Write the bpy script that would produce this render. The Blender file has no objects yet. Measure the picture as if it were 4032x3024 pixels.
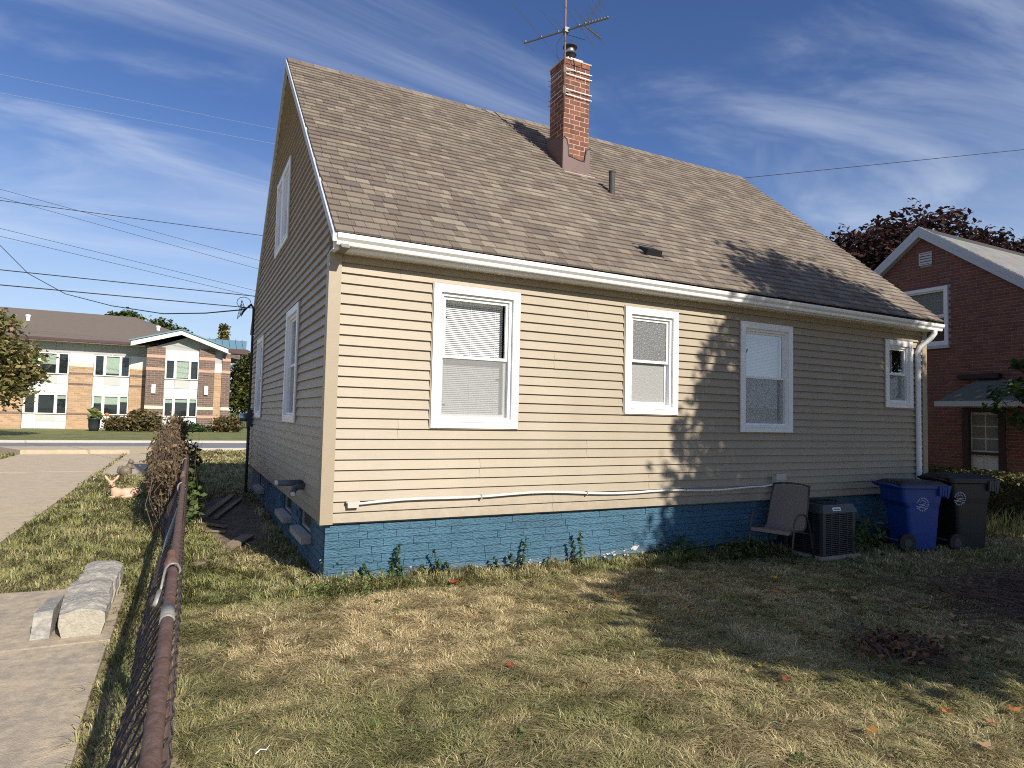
import bpy, math, random
import numpy as np
from mathutils import Vector, Matrix

random.seed(7); rng = np.random.default_rng(11)
scene = bpy.context.scene
COL = scene.collection

# ------------------------------------------------------------------ camera
cam_d = bpy.data.cameras.new('camera'); cam = bpy.data.objects.new('camera', cam_d); COL.objects.link(cam)
cam_d.sensor_width = 36.0; cam_d.lens = 36 * 2511.3 / 4032; cam_d.clip_end = 3000; cam_d.clip_start = 0.05
yaw, pitch, roll = 0.4720862, 0.0516480, 0.0225653
fw = Vector((math.sin(yaw) * math.cos(pitch), math.cos(yaw) * math.cos(pitch), math.sin(pitch)))
r0 = Vector((math.cos(yaw), -math.sin(yaw), 0)); u0 = r0.cross(fw)
rr = r0 * math.cos(roll) + u0 * math.sin(roll); uu = -r0 * math.sin(roll) + u0 * math.cos(roll)
M3 = Matrix((rr, uu, -fw)).transposed()
cam.matrix_world = Matrix.Translation((-1.3032, -6.2978, 1.5880)) @ M3.to_4x4()
scene.camera = cam
CAM = np.array([-1.3032, -6.2978, 1.588])

# ------------------------------------------------------------------ sky, sun, exposure
TO_SUN = Vector((0.22, -1.0, 0.63)).normalized()
sun_el = math.asin(TO_SUN.z); sun_az = math.atan2(TO_SUN.x, TO_SUN.y)
world = bpy.data.worlds.new('World'); scene.world = world; world.use_nodes = True
wn = world.node_tree; wn.nodes.clear()
def wnode(t, **kw):
    n = wn.nodes.new(t)
    for k, v in kw.items(): setattr(n, k, v)
    return n
wout = wnode('ShaderNodeOutputWorld'); wbg = wnode('ShaderNodeBackground'); wbg.inputs[1].default_value = 0.09
sky = wnode('ShaderNodeTexSky', sky_type='NISHITA', sun_disc=False)
sky.sun_elevation = sun_el; sky.sun_rotation = sun_az; sky.altitude = 200; sky.air_density = 1.0; sky.dust_density = 0.15; sky.ozone_density = 4.5
tc = wnode('ShaderNodeTexCoord'); sep = wnode('ShaderNodeSeparateXYZ'); wn.links.new(tc.outputs['Generated'], sep.inputs[0])
add = wnode('ShaderNodeMath', operation='ADD'); add.inputs[1].default_value = 0.16; wn.links.new(sep.outputs[2], add.inputs[0])
mx = wnode('ShaderNodeMath', operation='MAXIMUM'); mx.inputs[1].default_value = 0.05; wn.links.new(add.outputs[0], mx.inputs[0])
dx = wnode('ShaderNodeMath', operation='DIVIDE'); dy = wnode('ShaderNodeMath', operation='DIVIDE')
wn.links.new(sep.outputs[0], dx.inputs[0]); wn.links.new(mx.outputs[0], dx.inputs[1])
wn.links.new(sep.outputs[1], dy.inputs[0]); wn.links.new(mx.outputs[0], dy.inputs[1])
comb = wnode('ShaderNodeCombineXYZ'); wn.links.new(dx.outputs[0], comb.inputs[0]); wn.links.new(dy.outputs[0], comb.inputs[1])
def cloud(rot, sc, nscale, detail, dist, lo, hi, off=(0, 0, 0)):
    mp = wnode('ShaderNodeMapping'); mp.inputs['Rotation'].default_value = (0, 0, rot); mp.inputs['Scale'].default_value = sc
    mp.inputs['Location'].default_value = off
    wn.links.new(comb.outputs[0], mp.inputs[0])
    nz = wnode('ShaderNodeTexNoise'); nz.inputs['Scale'].default_value = nscale; nz.inputs['Detail'].default_value = detail
    nz.inputs['Roughness'].default_value = 0.58; nz.inputs['Distortion'].default_value = dist
    wn.links.new(mp.outputs[0], nz.inputs['Vector'])
    mr = wnode('ShaderNodeMapRange', interpolation_type='SMOOTHSTEP'); mr.inputs[1].default_value = lo; mr.inputs[2].default_value = hi
    wn.links.new(nz.outputs[0], mr.inputs[0]); return mr.outputs[0]
c_streak = cloud(math.radians(-75), (0.6, 1.9, 1), 1.0, 9, 0.9, 0.47, 0.80, (7.1, 2.3, 0))
c_patch = cloud(math.radians(35), (0.7, 1.2, 1), 0.95, 9, 0.8, 0.54, 0.86, (7.8, 3.8, 0))
c_patch2 = cloud(math.radians(35), (0.7, 1.2, 1), 0.95, 9, 0.8, 0.52, 0.80, (41.1, 20.9, 0))
cmx = wnode('ShaderNodeMath', operation='MAXIMUM'); wn.links.new(c_patch, cmx.inputs[0]); wn.links.new(c_patch2, cmx.inputs[1]); c_patch = cmx.outputs[0]
cm = wnode('ShaderNodeMath', operation='MAXIMUM'); wn.links.new(c_streak, cm.inputs[0]); wn.links.new(c_patch, cm.inputs[1])
cs = wnode('ShaderNodeMath', operation='MULTIPLY'); cs.inputs[1].default_value = 0.56; wn.links.new(cm.outputs[0], cs.inputs[0])
hz_ = wnode('ShaderNodeMapRange', interpolation_type='SMOOTHSTEP'); hz_.inputs[1].default_value = 0.42; hz_.inputs[2].default_value = -0.02; hz_.inputs[3].default_value = 0.0; hz_.inputs[4].default_value = 0.80
wn.links.new(sep.outputs[2], hz_.inputs[0])
above = wnode('ShaderNodeMapRange', interpolation_type='SMOOTHSTEP'); above.inputs[1].default_value = 0.0; above.inputs[2].default_value = 0.10; wn.links.new(sep.outputs[2], above.inputs[0])
cs2 = wnode('ShaderNodeMath', operation='MULTIPLY'); wn.links.new(cs.outputs[0], cs2.inputs[0]); wn.links.new(above.outputs[0], cs2.inputs[1]); cs = cs2
mixh = wnode('ShaderNodeMix', data_type='RGBA'); hs_ = wnode('ShaderNodeHueSaturation'); hs_.inputs['Hue'].default_value = 0.512; hs_.inputs['Saturation'].default_value = 1.10; hs_.inputs['Value'].default_value = 1.08; wn.links.new(sky.outputs[0], hs_.inputs['Color'])
wn.links.new(hz_.outputs[0], mixh.inputs[0]); wn.links.new(hs_.outputs[0], mixh.inputs[6]); mixh.inputs[7].default_value = (5.2, 6.5, 8.2, 1)
mixc = wnode('ShaderNodeMix', data_type='RGBA'); wn.links.new(cs.outputs[0], mixc.inputs[0]); wn.links.new(mixh.outputs[2], mixc.inputs[6])
mixc.inputs[7].default_value = (6.6, 7.3, 8.5, 1)
wn.links.new(mixc.outputs[2], wbg.inputs[0]); wn.links.new(wbg.outputs[0], wout.inputs[0])

sd = bpy.data.lights.new('sun', 'SUN'); sun = bpy.data.objects.new('sun', sd); COL.objects.link(sun)
sd.energy = 5.0; sd.angle = math.radians(0.53); sd.color = (1.0, 0.935, 0.84)
sun.rotation_euler = (-TO_SUN).to_track_quat('-Z', 'Y').to_euler(); sun.location = (4, -14, 12)
vs = scene.view_settings; vs.view_transform = 'Standard'; vs.look = 'None'; vs.exposure = 0.3; vs.gamma = 1.0; vs.use_curve_mapping = False
scene.cycles.max_bounces = 8; scene.cycles.transparent_max_bounces = 16
scene.cycles.use_denoising = False; scene.cycles.filter_width = 1.05

# ------------------------------------------------------------------ helpers
class MB:
    def __init__(s): s.v = []; s.f = []; s.c = []; s.xf = None; s.col = None
    def vs(s, pts):
        i = len(s.v); s.v += [tuple(p) for p in pts] if s.xf is None else [tuple(s.xf(*p)) for p in pts]
        return i
    def face(s, idx): s.f.append(tuple(idx)); s.c.append(s.col)
    def poly(s, pts): i = s.vs(pts); s.face(range(i, i + len(pts)))
    def hexa(s, p):   # 8 points: bottom ring 0-3, top ring 4-7
        i = s.vs(p)
        for q in ((3, 2, 1, 0), (4, 5, 6, 7), (0, 1, 5, 4), (1, 2, 6, 5), (2, 3, 7, 6), (3, 0, 4, 7)): s.face([i + a for a in q])
    def box(s, x0, x1, y0, y1, z0, z1):
        s.hexa([(x0, y0, z0), (x1, y0, z0), (x1, y1, z0), (x0, y1, z0), (x0, y0, z1), (x1, y0, z1), (x1, y1, z1), (x0, y1, z1)])
    def prism(s, poly, ext):   # poly: list of 3D points, ext: offset vector
        n = len(poly); i = s.vs(poly); j = s.vs([(p[0] + ext[0], p[1] + ext[1], p[2] + ext[2]) for p in poly])
        s.face([i + a for a in reversed(range(n))]); s.face([j + a for a in range(n)])
        for a in range(n): b = (a + 1) % n; s.face([i + a, i + b, j + b, j + a])
    def tube(s, path, r, n=8, cap=True):
        path = [Vector(p) for p in path]; m = len(path); rs = r if hasattr(r, '__len__') else [r] * m
        rings = []; prev = None
        for k in range(m):
            d = (path[min(k + 1, m - 1)] - path[max(k - 1, 0)]).normalized()
            if prev is None: a = d.orthogonal().normalized()
            else:
                a = prev - d * prev.dot(d)
                a = a.normalized() if a.length > 1e-6 else d.orthogonal().normalized()
            prev = a; b = d.cross(a)
            rings.append(s.vs([tuple(path[k] + (a * math.cos(t) + b * math.sin(t)) * rs[k]) for t in [2 * math.pi * q / n for q in range(n)]]))
        for k in range(m - 1):
            for q in range(n):
                w = (q + 1) % n; s.face([rings[k] + q, rings[k] + w, rings[k + 1] + w, rings[k + 1] + q])
        if cap: s.face([rings[0] + q for q in reversed(range(n))]); s.face([rings[-1] + q for q in range(n)])
    def lathe(s, prof, c=(0, 0, 0), n=16):   # prof: (r, z)
        rings = [s.vs([(c[0] + r * math.cos(2 * math.pi * q / n), c[1] + r * math.sin(2 * math.pi * q / n), c[2] + z) for q in range(n)]) for r, z in prof]
        for k in range(len(prof) - 1):
            for q in range(n):
                w = (q + 1) % n; s.face([rings[k] + q, rings[k] + w, rings[k + 1] + w, rings[k + 1] + q])
        s.face([rings[0] + q for q in reversed(range(n))]); s.face([rings[-1] + q for q in range(n)])
    def ball(s, c, r, n=10, m=7):
        rx, ry, rz = r if hasattr(r, '__len__') else (r, r, r)
        prof = [(max(1e-4, math.sin(math.pi * k / m)), -math.cos(math.pi * k / m)) for k in range(m + 1)]
        rings = [s.vs([(c[0] + rx * a * math.cos(2 * math.pi * q / n), c[1] + ry * a * math.sin(2 * math.pi * q / n), c[2] + rz * z) for q in range(n)]) for a, z in prof]
        for k in range(m):
            for q in range(n):
                w = (q + 1) % n; s.face([rings[k] + q, rings[k] + w, rings[k + 1] + w, rings[k + 1] + q])
    def mesh(s, name):
        me = bpy.data.meshes.new(name); me.from_pydata(s.v, [], s.f)
        if any(c is not None for c in s.c):
            at = me.attributes.new('Col', 'FLOAT_COLOR', 'CORNER')
            arr = []
            for f, c in zip(s.f, s.c): arr += list((*(c or (0.5, 0.5, 0.5)), 1.0)) * len(f)
            at.data.foreach_set('color', arr)
        return me

def tag(o, label=None, cat=None, group=None, kind=None):
    if label: o['label'] = label
    if cat: o['category'] = cat
    if group: o['group'] = group
    if kind: o['kind'] = kind
    return o
def link(name, me, mat=None, parent=None, smooth=False, world=True):
    o = bpy.data.objects.new(name, me); COL.objects.link(o)
    if mat is not None and me is not None and len(me.materials) == 0: me.materials.append(mat)
    if smooth and me is not None: me.polygons.foreach_set('use_smooth', [True] * len(me.polygons))
    if parent is not None:
        o.parent = parent
        if world and parent.type == 'EMPTY': o.matrix_parent_inverse = Matrix.Translation(-Vector(parent.location))
    return o
def obj(name, mb, mat, parent=None, smooth=False, world=True): return link(name, mb.mesh(name), mat, parent, smooth, world)
def thing(name, label, cat, loc=(0, 0, 0), group=None, rotz=0.0):
    o = bpy.data.objects.new(name, None); COL.objects.link(o); o.location = loc; o.rotation_euler = (0, 0, rotz); o.empty_display_size = 0.2
    return tag(o, label, cat, group)
def struct(name, mb, mat, parent=None): return tag(obj(name, mb, mat, parent), kind='structure')

def mat(name, col, rough=0.7, var=0.0, scale=8.0, bump=0.0, bscale=60.0, metal=0.0, attr=False, objvar=0.0, col2=None, spec=0.5, stretch=None, detail=5.0, trans=0.0, lo=0.35, hi=0.65, streak=None, splash=None, bdist=0.01, bricktex=None):
    m = bpy.data.materials.new(name); m.use_nodes = True; nt = m.node_tree; N = nt.nodes; L = nt.links
    b = N['Principled BSDF']; b.inputs['Roughness'].default_value = rough; b.inputs['Metallic'].default_value = metal
    b.inputs['Specular IOR Level'].default_value = spec
    tcn = N.new('ShaderNodeTexCoord'); vec = tcn.outputs['Object']
    if stretch:
        mp = N.new('ShaderNodeMapping'); mp.inputs['Scale'].default_value = stretch; L.new(vec, mp.inputs[0]); vec = mp.outputs[0]
    if attr:
        at = N.new('ShaderNodeAttribute'); at.attribute_name = 'Col'; base = at.outputs['Color']
    else:
        rgb = N.new('ShaderNodeRGB'); rgb.outputs[0].default_value = (*col, 1); base = rgb.outputs[0]
    if var > 0 or col2 is not None:
        nz = N.new('ShaderNodeTexNoise'); nz.inputs['Scale'].default_value = scale; nz.inputs['Detail'].default_value = detail; nz.inputs['Roughness'].default_value = 0.62
        L.new(vec, nz.inputs['Vector'])
        if col2 is not None:
            mr = N.new('ShaderNodeMapRange'); mr.inputs[1].default_value = lo; mr.inputs[2].default_value = hi; L.new(nz.outputs[0], mr.inputs[0])
            mxx = N.new('ShaderNodeMix'); mxx.data_type = 'RGBA'; L.new(mr.outputs[0], mxx.inputs[0]); L.new(base, mxx.inputs[6]); mxx.inputs[7].default_value = (*col2, 1); base = mxx.outputs[2]
        if var > 0:
            mr2 = N.new('ShaderNodeMapRange'); mr2.inputs[1].default_value = 0.3; mr2.inputs[2].default_value = 0.7; mr2.inputs[3].default_value = 1 - var; mr2.inputs[4].default_value = 1 + var
            nz2 = N.new('ShaderNodeTexNoise'); nz2.inputs['Scale'].default_value = scale * 2.7; nz2.inputs['Detail'].default_value = 8; nz2.inputs['Roughness'].default_value = 0.7; L.new(vec, nz2.inputs['Vector'])
            L.new(nz2.outputs[0], mr2.inputs[0])
            vm = N.new('ShaderNodeVectorMath'); vm.operation = 'SCALE'; L.new(base, vm.inputs[0]); L.new(mr2.outputs[0], vm.inputs['Scale']); base = vm.outputs[0]
    if objvar > 0:
        oi = N.new('ShaderNodeObjectInfo'); mr3 = N.new('ShaderNodeMapRange'); mr3.inputs[3].default_value = 1 - objvar; mr3.inputs[4].default_value = 1 + objvar
        L.new(oi.outputs['Random'], mr3.inputs[0]); vm = N.new('ShaderNodeVectorMath'); vm.operation = 'SCALE'; L.new(base, vm.inputs[0]); L.new(mr3.outputs[0], vm.inputs['Scale']); base = vm.outputs[0]
    if bricktex:   # (brick width, row height, mortar colour): courses too far away to build
        sx = N.new('ShaderNodeSeparateXYZ'); cx = N.new('ShaderNodeCombineXYZ'); L.new(tcn.outputs['Object'], sx.inputs[0]); L.new(sx.outputs[0], cx.inputs[0]); L.new(sx.outputs[2], cx.inputs[1])
        bt = N.new('ShaderNodeTexBrick'); bt.inputs['Scale'].default_value = 1.0; bt.inputs['Brick Width'].default_value = bricktex[0]; bt.inputs['Row Height'].default_value = bricktex[1]; bt.inputs['Mortar Size'].default_value = bricktex[1] * .09; bt.inputs['Mortar Smooth'].default_value = 0.3
        L.new(cx.outputs[0], bt.inputs['Vector']); bt.inputs['Color1'].default_value = (.82, .82, .82, 1); bt.inputs['Color2'].default_value = (1.18, 1.18, 1.18, 1); bt.inputs['Mortar'].default_value = (bricktex[2],) * 3 + (1,)
        vmb = N.new('ShaderNodeVectorMath'); vmb.operation = 'MULTIPLY'; L.new(base, vmb.inputs[0]); L.new(bt.outputs['Color'], vmb.inputs[1]); base = vmb.outputs[0]
    if streak:     # (scale vec, amount): long soft weather streaks
        mp2 = N.new('ShaderNodeMapping'); mp2.inputs['Scale'].default_value = streak[0]; L.new(tcn.outputs['Object'], mp2.inputs[0])
        n3 = N.new('ShaderNodeTexNoise'); n3.inputs['Scale'].default_value = 1.0; n3.inputs['Detail'].default_value = 6; n3.inputs['Roughness'].default_value = 0.6; L.new(mp2.outputs[0], n3.inputs['Vector'])
        m4 = N.new('ShaderNodeMapRange'); m4.inputs[1].default_value = 0.32; m4.inputs[2].default_value = 0.68; m4.inputs[3].default_value = 1 - streak[1]; m4.inputs[4].default_value = 1 + streak[1] * .6; L.new(n3.outputs[0], m4.inputs[0])
        vm = N.new('ShaderNodeVectorMath'); vm.operation = 'SCALE'; L.new(base, vm.inputs[0]); L.new(m4.outputs[0], vm.inputs['Scale']); base = vm.outputs[0]
    if splash:     # (z_top, z_bottom, colour): ragged mud splash low on a wall
        sp = N.new('ShaderNodeSeparateXYZ'); L.new(tcn.outputs['Object'], sp.inputs[0]); n5 = N.new('ShaderNodeTexNoise'); n5.inputs['Scale'].default_value = 9; n5.inputs['Detail'].default_value = 8; n5.inputs['Roughness'].default_value = 0.7; L.new(tcn.outputs['Object'], n5.inputs['Vector'])
        m5 = N.new('ShaderNodeMapRange'); m5.inputs[1].default_value = splash[0]; m5.inputs[2].default_value = splash[1]; m5.inputs[3].default_value = -0.55; m5.inputs[4].default_value = 0.35; L.new(sp.outputs[2], m5.inputs[0])
        ad = N.new('ShaderNodeMath'); ad.operation = 'ADD'; L.new(m5.outputs[0], ad.inputs[0]); L.new(n5.outputs[0], ad.inputs[1]); m6 = N.new('ShaderNodeMapRange'); m6.inputs[1].default_value = 0.42; m6.inputs[2].default_value = 0.75; m6.inputs[4].default_value = 0.75; L.new(ad.outputs[0], m6.inputs[0])
        mx6 = N.new('ShaderNodeMix'); mx6.data_type = 'RGBA'; L.new(m6.outputs[0], mx6.inputs[0]); L.new(base, mx6.inputs[6]); mx6.inputs[7].default_value = (*splash[2], 1); base = mx6.outputs[2]
    L.new(base, b.inputs['Base Color'])
    if bump > 0:
        nb = N.new('ShaderNodeTexNoise'); nb.inputs['Scale'].default_value = bscale; nb.inputs['Detail'].default_value = 6; L.new(vec, nb.inputs['Vector'])
        bp = N.new('ShaderNodeBump'); bp.inputs['Strength'].default_value = bump; bp.inputs['Distance'].default_value = bdist; L.new(nb.outputs[0], bp.inputs['Height']); L.new(bp.outputs[0], b.inputs['Normal'])
    if trans > 0:
        tr = N.new('ShaderNodeBsdfTranslucent'); L.new(base, tr.inputs['Color']); ms = N.new('ShaderNodeMixShader'); ms.inputs[0].default_value = trans
        L.new(b.outputs[0], ms.inputs[1]); L.new(tr.outputs[0], ms.inputs[2]); L.new(ms.outputs[0], N['Material Output'].inputs[0])
    return m
def glassmat(name, tint=(0.9, 0.95, 0.95), refl=1.0, rough=0.0, bump=0.0):
    m = bpy.data.materials.new(name); m.use_nodes = True; nt = m.node_tree; N = nt.nodes; L = nt.links; N.remove(N['Principled BSDF'])
    t = N.new('ShaderNodeBsdfTransparent'); t.inputs[0].default_value = (*tint, 1); gl = N.new('ShaderNodeBsdfGlossy'); gl.inputs['Roughness'].default_value = rough
    fr = N.new('ShaderNodeFresnel'); fr.inputs[0].default_value = 1.6
    if refl != 1.0:
        mu = N.new('ShaderNodeMath'); mu.operation = 'MULTIPLY'; mu.inputs[1].default_value = refl; mu.use_clamp = True; L.new(fr.outputs[0], mu.inputs[0]); fac = mu.outputs[0]
    else: fac = fr.outputs[0]
    if bump:
        nb = N.new('ShaderNodeTexNoise'); nb.inputs['Scale'].default_value = 55; nb.inputs['Detail'].default_value = 4; bp = N.new('ShaderNodeBump'); bp.inputs['Strength'].default_value = bump; bp.inputs['Distance'].default_value = 0.02
        tcn = N.new('ShaderNodeTexCoord'); L.new(tcn.outputs['Object'], nb.inputs['Vector']); L.new(nb.outputs[0], bp.inputs['Height']); L.new(bp.outputs[0], gl.inputs['Normal'])
    ms = N.new('ShaderNodeMixShader'); L.new(fac, ms.inputs[0]); L.new(t.outputs[0], ms.inputs[1]); L.new(gl.outputs[0], ms.inputs[2]); L.new(ms.outputs[0], N['Material Output'].inputs[0])
    return m
def screenmat(name):
    m = bpy.data.materials.new(name); m.use_nodes = True; nt = m.node_tree; N = nt.nodes; L = nt.links; N.remove(N['Principled BSDF'])
    t = N.new('ShaderNodeBsdfTransparent'); d = N.new('ShaderNodeBsdfDiffuse'); d.inputs[0].default_value = (0.42, 0.42, 0.40, 1)
    ms = N.new('ShaderNodeMixShader'); ms.inputs[0].default_value = 0.30; L.new(t.outputs[0], ms.inputs[1]); L.new(d.outputs[0], ms.inputs[2]); L.new(ms.outputs[0], N['Material Output'].inputs[0])
    return m

MT = dict(
    siding=mat('tan_vinyl', (0.350, 0.290, 0.202), 0.5, 0.05, 3.0, 0.14, 90, objvar=0.04, stretch=(1, 1, 6), streak=((1.4, 1.4, .35), .07), splash=(.95, .45, (.26, .21, .14))),
    post=mat('tan_trim', (0.345, 0.282, 0.192), 0.5, 0.04, 3, 0.1, 80),
    blue=mat('blue_painted_brick', (0.060, 0.148, 0.215), 0.72, 0.20, 14, 0.8, 26, bdist=.035, objvar=0.06, stretch=(1, 1, 2.6), streak=((3, 3, 1.2), .16), splash=(.22, -.12, (.20, .21, .20))),
    bluewall=mat('blue_mortar', (0.030, 0.085, 0.13), 0.7, 0.1, 10, 0.5, 60),
    peel=mat('bare_concrete', (0.50, 0.46, 0.40), 0.85, 0.15, 20, 0.5, 60),
    white=mat('white_vinyl', (0.80, 0.80, 0.78), 0.4, 0.03, 4),
    gutter=mat('white_gutter_paint', (0.82, 0.82, 0.80), 0.35, 0.04, 2),
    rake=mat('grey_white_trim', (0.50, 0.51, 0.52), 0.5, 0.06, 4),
    shingle=mat('brown_shingle', (0.2, 0.17, 0.14), 0.92, 0.30, 90, 0.8, 260, attr=True, streak=((1.6, .5, .5), .08)),
    deck=mat('roof_felt', (0.05, 0.045, 0.04), 0.9),
    core=mat('sheathing', (0.22, 0.2, 0.17), 0.9),
    glass=glassmat('window_glass', (0.96, 0.97, 0.97), 0.28),
    darkglass=glassmat('dark_glass', (0.85, 0.88, 0.87), 0.8),
    obscure=mat('obscure_glass', (0.16, 0.165, 0.165), 0.35, 0.5, 38, 1.0, 40),
    obscure2=mat('obscure_glass_lower', (0.30, 0.30, 0.285), 0.5, 0.2, 60, 0.8, 60),
    screen=screenmat('insect_screen'),
    blind=mat('cream_blind', (0.78, 0.78, 0.765), 0.5, 0.04, 6),
    curtain=mat('pale_blue_curtain', (0.50, 0.54, 0.58), 0.8, 0.2, 9, stretch=(6, 6, 0.6)),
    sheer=mat('sheer_curtain', (0.22, 0.22, 0.21), 0.9, 0.3, 9, stretch=(9, 9, 0.5)),
    brick=mat('red_chimney_brick', (0.190, 0.075, 0.047), 0.88, 0.30, 30, 0.6, 90, objvar=0.28, streak=((7, 7, .9), .30)),
    mortar=mat('pale_mortar', (0.50, 0.37, 0.28), 0.9, 0.1, 30, 0.4, 90),
    dmortar=mat('grey_mortar', (0.40, 0.29, 0.245), 0.9, 0.1, 30, 0.3, 90),
    nbrick=mat('neighbour_brick', (0.175, 0.070, 0.052), 0.88, 0.25, 30, 0.4, 90, objvar=0.2),
    nbrick_stuff=mat('neighbour_brick_rest', (0.175, 0.070, 0.052), 0.88, 0.25, 30, 0.4, 90, attr=True),
    flash=mat('brown_flashing', (0.125, 0.068, 0.058), 0.5, 0.08, 6),
    tar=mat('black_tar', (0.012, 0.011, 0.010), 0.6),
    galv=mat('galvanised_steel', (0.55, 0.56, 0.56), 0.35, 0.12, 12, metal=0.85),
    strap=mat('strap_metal', (0.60, 0.58, 0.54), 0.4, 0.1, 12, metal=0.3),
    rust=mat('rusty_pipe', (0.095, 0.048, 0.034), 0.85, 0.35, 26, 0.25, 160, col2=(0.155, 0.095, 0.075)),
    wire=mat('rusty_wire', (0.075, 0.058, 0.052), 0.45, 0.3, 40, metal=0.45),
    oldgalv=mat('weathered_zinc', (0.30, 0.285, 0.25), 0.55, 0.2, 14, metal=0.3),
    anten=mat('grey_aluminium', (0.16, 0.17, 0.17), 0.5, 0.1, 12, metal=0.5),
    mast=mat('rusty_mast', (0.20, 0.12, 0.085), 0.7, 0.2, 14),
    black=mat('black_plastic', (0.012, 0.012, 0.013), 0.55, 0.1, 14),
    darkpipe=mat('dark_pipe', (0.055, 0.052, 0.047), 0.7, 0.2, 20),
    greypvc=mat('grey_pvc', (0.11, 0.115, 0.125), 0.45),
    conduit=mat('white_conduit', (0.80, 0.78, 0.74), 0.45),
    jbox=mat('beige_box', (0.50, 0.47, 0.40), 0.5),
    stone=mat('stone_sill', (0.42, 0.37, 0.31), 0.85, 0.15, 14, 0.4, 60),
    concrete=mat('driveway_concrete', (0.52, 0.415, 0.275), 0.9, 0.12, 3.0, 0.3, 120, col2=(0.45, 0.365, 0.25)),
    oldconc=mat('old_concrete', (0.50, 0.40, 0.27), 0.92, 0.22, 7, 0.6, 110, col2=(0.34, 0.285, 0.215)),
    block=mat('split_concrete_block', (0.42, 0.385, 0.32), 0.95, 0.25, 9, 1.0, 60, col2=(0.22, 0.215, 0.20), stretch=(1, 3.5, 1)),
    blockface=mat('pale_block_face', (0.40, 0.36, 0.28), 0.95, 0.18, 14, 0.8, 70),
    asphalt=mat('worn_asphalt', (0.23, 0.23, 0.235), 0.9, 0.12, 1.5, 0.2, 80, col2=(0.17, 0.17, 0.175)),
    kerb=mat('kerb_concrete', (0.50, 0.46, 0.38), 0.9, 0.1, 4),
    soil=mat('thatch_soil', (0.33, 0.255, 0.15), 0.95, 0.3, 3.5, 0.6, 50, col2=(0.21, 0.19, 0.09)),
    dirt=mat('bare_dirt', (0.24, 0.165, 0.11), 0.95, 0.3, 6, 0.8, 40, col2=(0.10, 0.07, 0.048)),
    grass=mat('grass_blades', (0.2, 0.2, 0.1), 0.75, attr=True, trans=0.25, spec=0.2),
    leaf=mat('leaf_mass', (0.1, 0.1, 0.1), 0.65, attr=True, trans=0.22, spec=0.3),
    bark=mat('bark', (0.085, 0.065, 0.05), 0.9, 0.25, 12, 0.6, 30),
    twig=mat('twigs', (0.10, 0.07, 0.055), 0.85, 0.2, 20),
    wood=mat('weathered_plank', (0.30, 0.22, 0.15), 0.85, 0.25, 6, 0.4, 30, stretch=(6, 1, 1)),
    bluebin=mat('blue_bin_plastic', (0.010, 0.048, 0.25), 0.45, 0.06, 8),
    blacklid=mat('black_lid_plastic', (0.02, 0.02, 0.022), 0.4, 0.1, 8),
    blackbin=mat('black_bin_plastic', (0.011, 0.011, 0.012), 0.5, 0.1, 8),
    greylid=mat('grey_lid_edge', (0.055, 0.056, 0.062), 0.5, 0.1, 8),
    emblem=mat('pale_print', (0.42, 0.45, 0.52), 0.6),
    ac=mat('ac_grey_paint', (0.045, 0.050, 0.052), 0.45, 0.08, 8),
    plate=mat('silver_plate', (0.75, 0.75, 0.73), 0.35),
    sling=mat('brown_sling', (0.19, 0.155, 0.125), 0.75, 0.08, 30, 0.3, 240),
    chairmetal=mat('bronze_frame', (0.075, 0.06, 0.05), 0.45, metal=0.3),
    fawn=mat('painted_fawn', (0.60, 0.33, 0.19), 0.6, attr=True),
    squirrel=mat('brown_resin', (0.16, 0.125, 0.085), 0.55, 0.2, 14),
    tanbrick=mat('tan_brick', (0.42, 0.280, 0.165), 0.9, 0.10, 6, bricktex=(.42, .14, 1.25)),
    darkbrick=mat('school_dark_brick', (0.150, 0.105, 0.080), 0.9, 0.18, 9, bricktex=(.46, .16, 2.1)),
    peach=mat('peach_band', (0.52, 0.33, 0.23), 0.9), cream=mat('cream_band', (0.72, 0.63, 0.45), 0.9),
    panel=mat('white_panel', (0.74, 0.72, 0.66), 0.8, 0.03, 2), frieze=mat('grey_panel', (0.40, 0.40, 0.37), 0.8, 0.04, 2),
    louver=mat('louver_grey', (0.50, 0.50, 0.45), 0.7), sroof=mat('school_shingle', (0.155, 0.125, 0.10), 0.9, 0.12, 1.2, stretch=(1, 3, 3)),
    maroon=mat('maroon_fascia', (0.07, 0.03, 0.03), 0.6), teal=mat('teal_metal_roof', (0.15, 0.26, 0.31), 0.35, 0.05, 2),
    sblind=mat('pale_green_blind', (0.62, 0.68, 0.55), 0.8), sdark=mat('room_dark', (0.02, 0.022, 0.022), 0.4),
    nroof=mat('grey_shingle', (0.34, 0.335, 0.315), 0.9, 0.14, 30, attr=True), doorw=mat('white_door', (0.60, 0.61, 0.60), 0.5), doorframe=mat('dark_brown_wood', (0.035, 0.02, 0.016), 0.6),
    cable=mat('cable_black', (0.03, 0.03, 0.032), 0.7), palecable=mat('bare_cable', (0.26, 0.32, 0.42), 0.6),
    pot=mat('blue_black_pot', (0.03, 0.035, 0.045), 0.4),
    leafdry=mat('dry_leaf', (0.4, 0.2, 0.08), 0.7, 0.2, 30, attr=True, trans=0.2),
)

def gz(x, y=0.0): return -0.08 - 0.014 * min(max(x, -2.0), 14.0)
def gzv(x): return -0.08 - 0.014 * np.clip(x, -2.0, 14.0)

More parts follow.
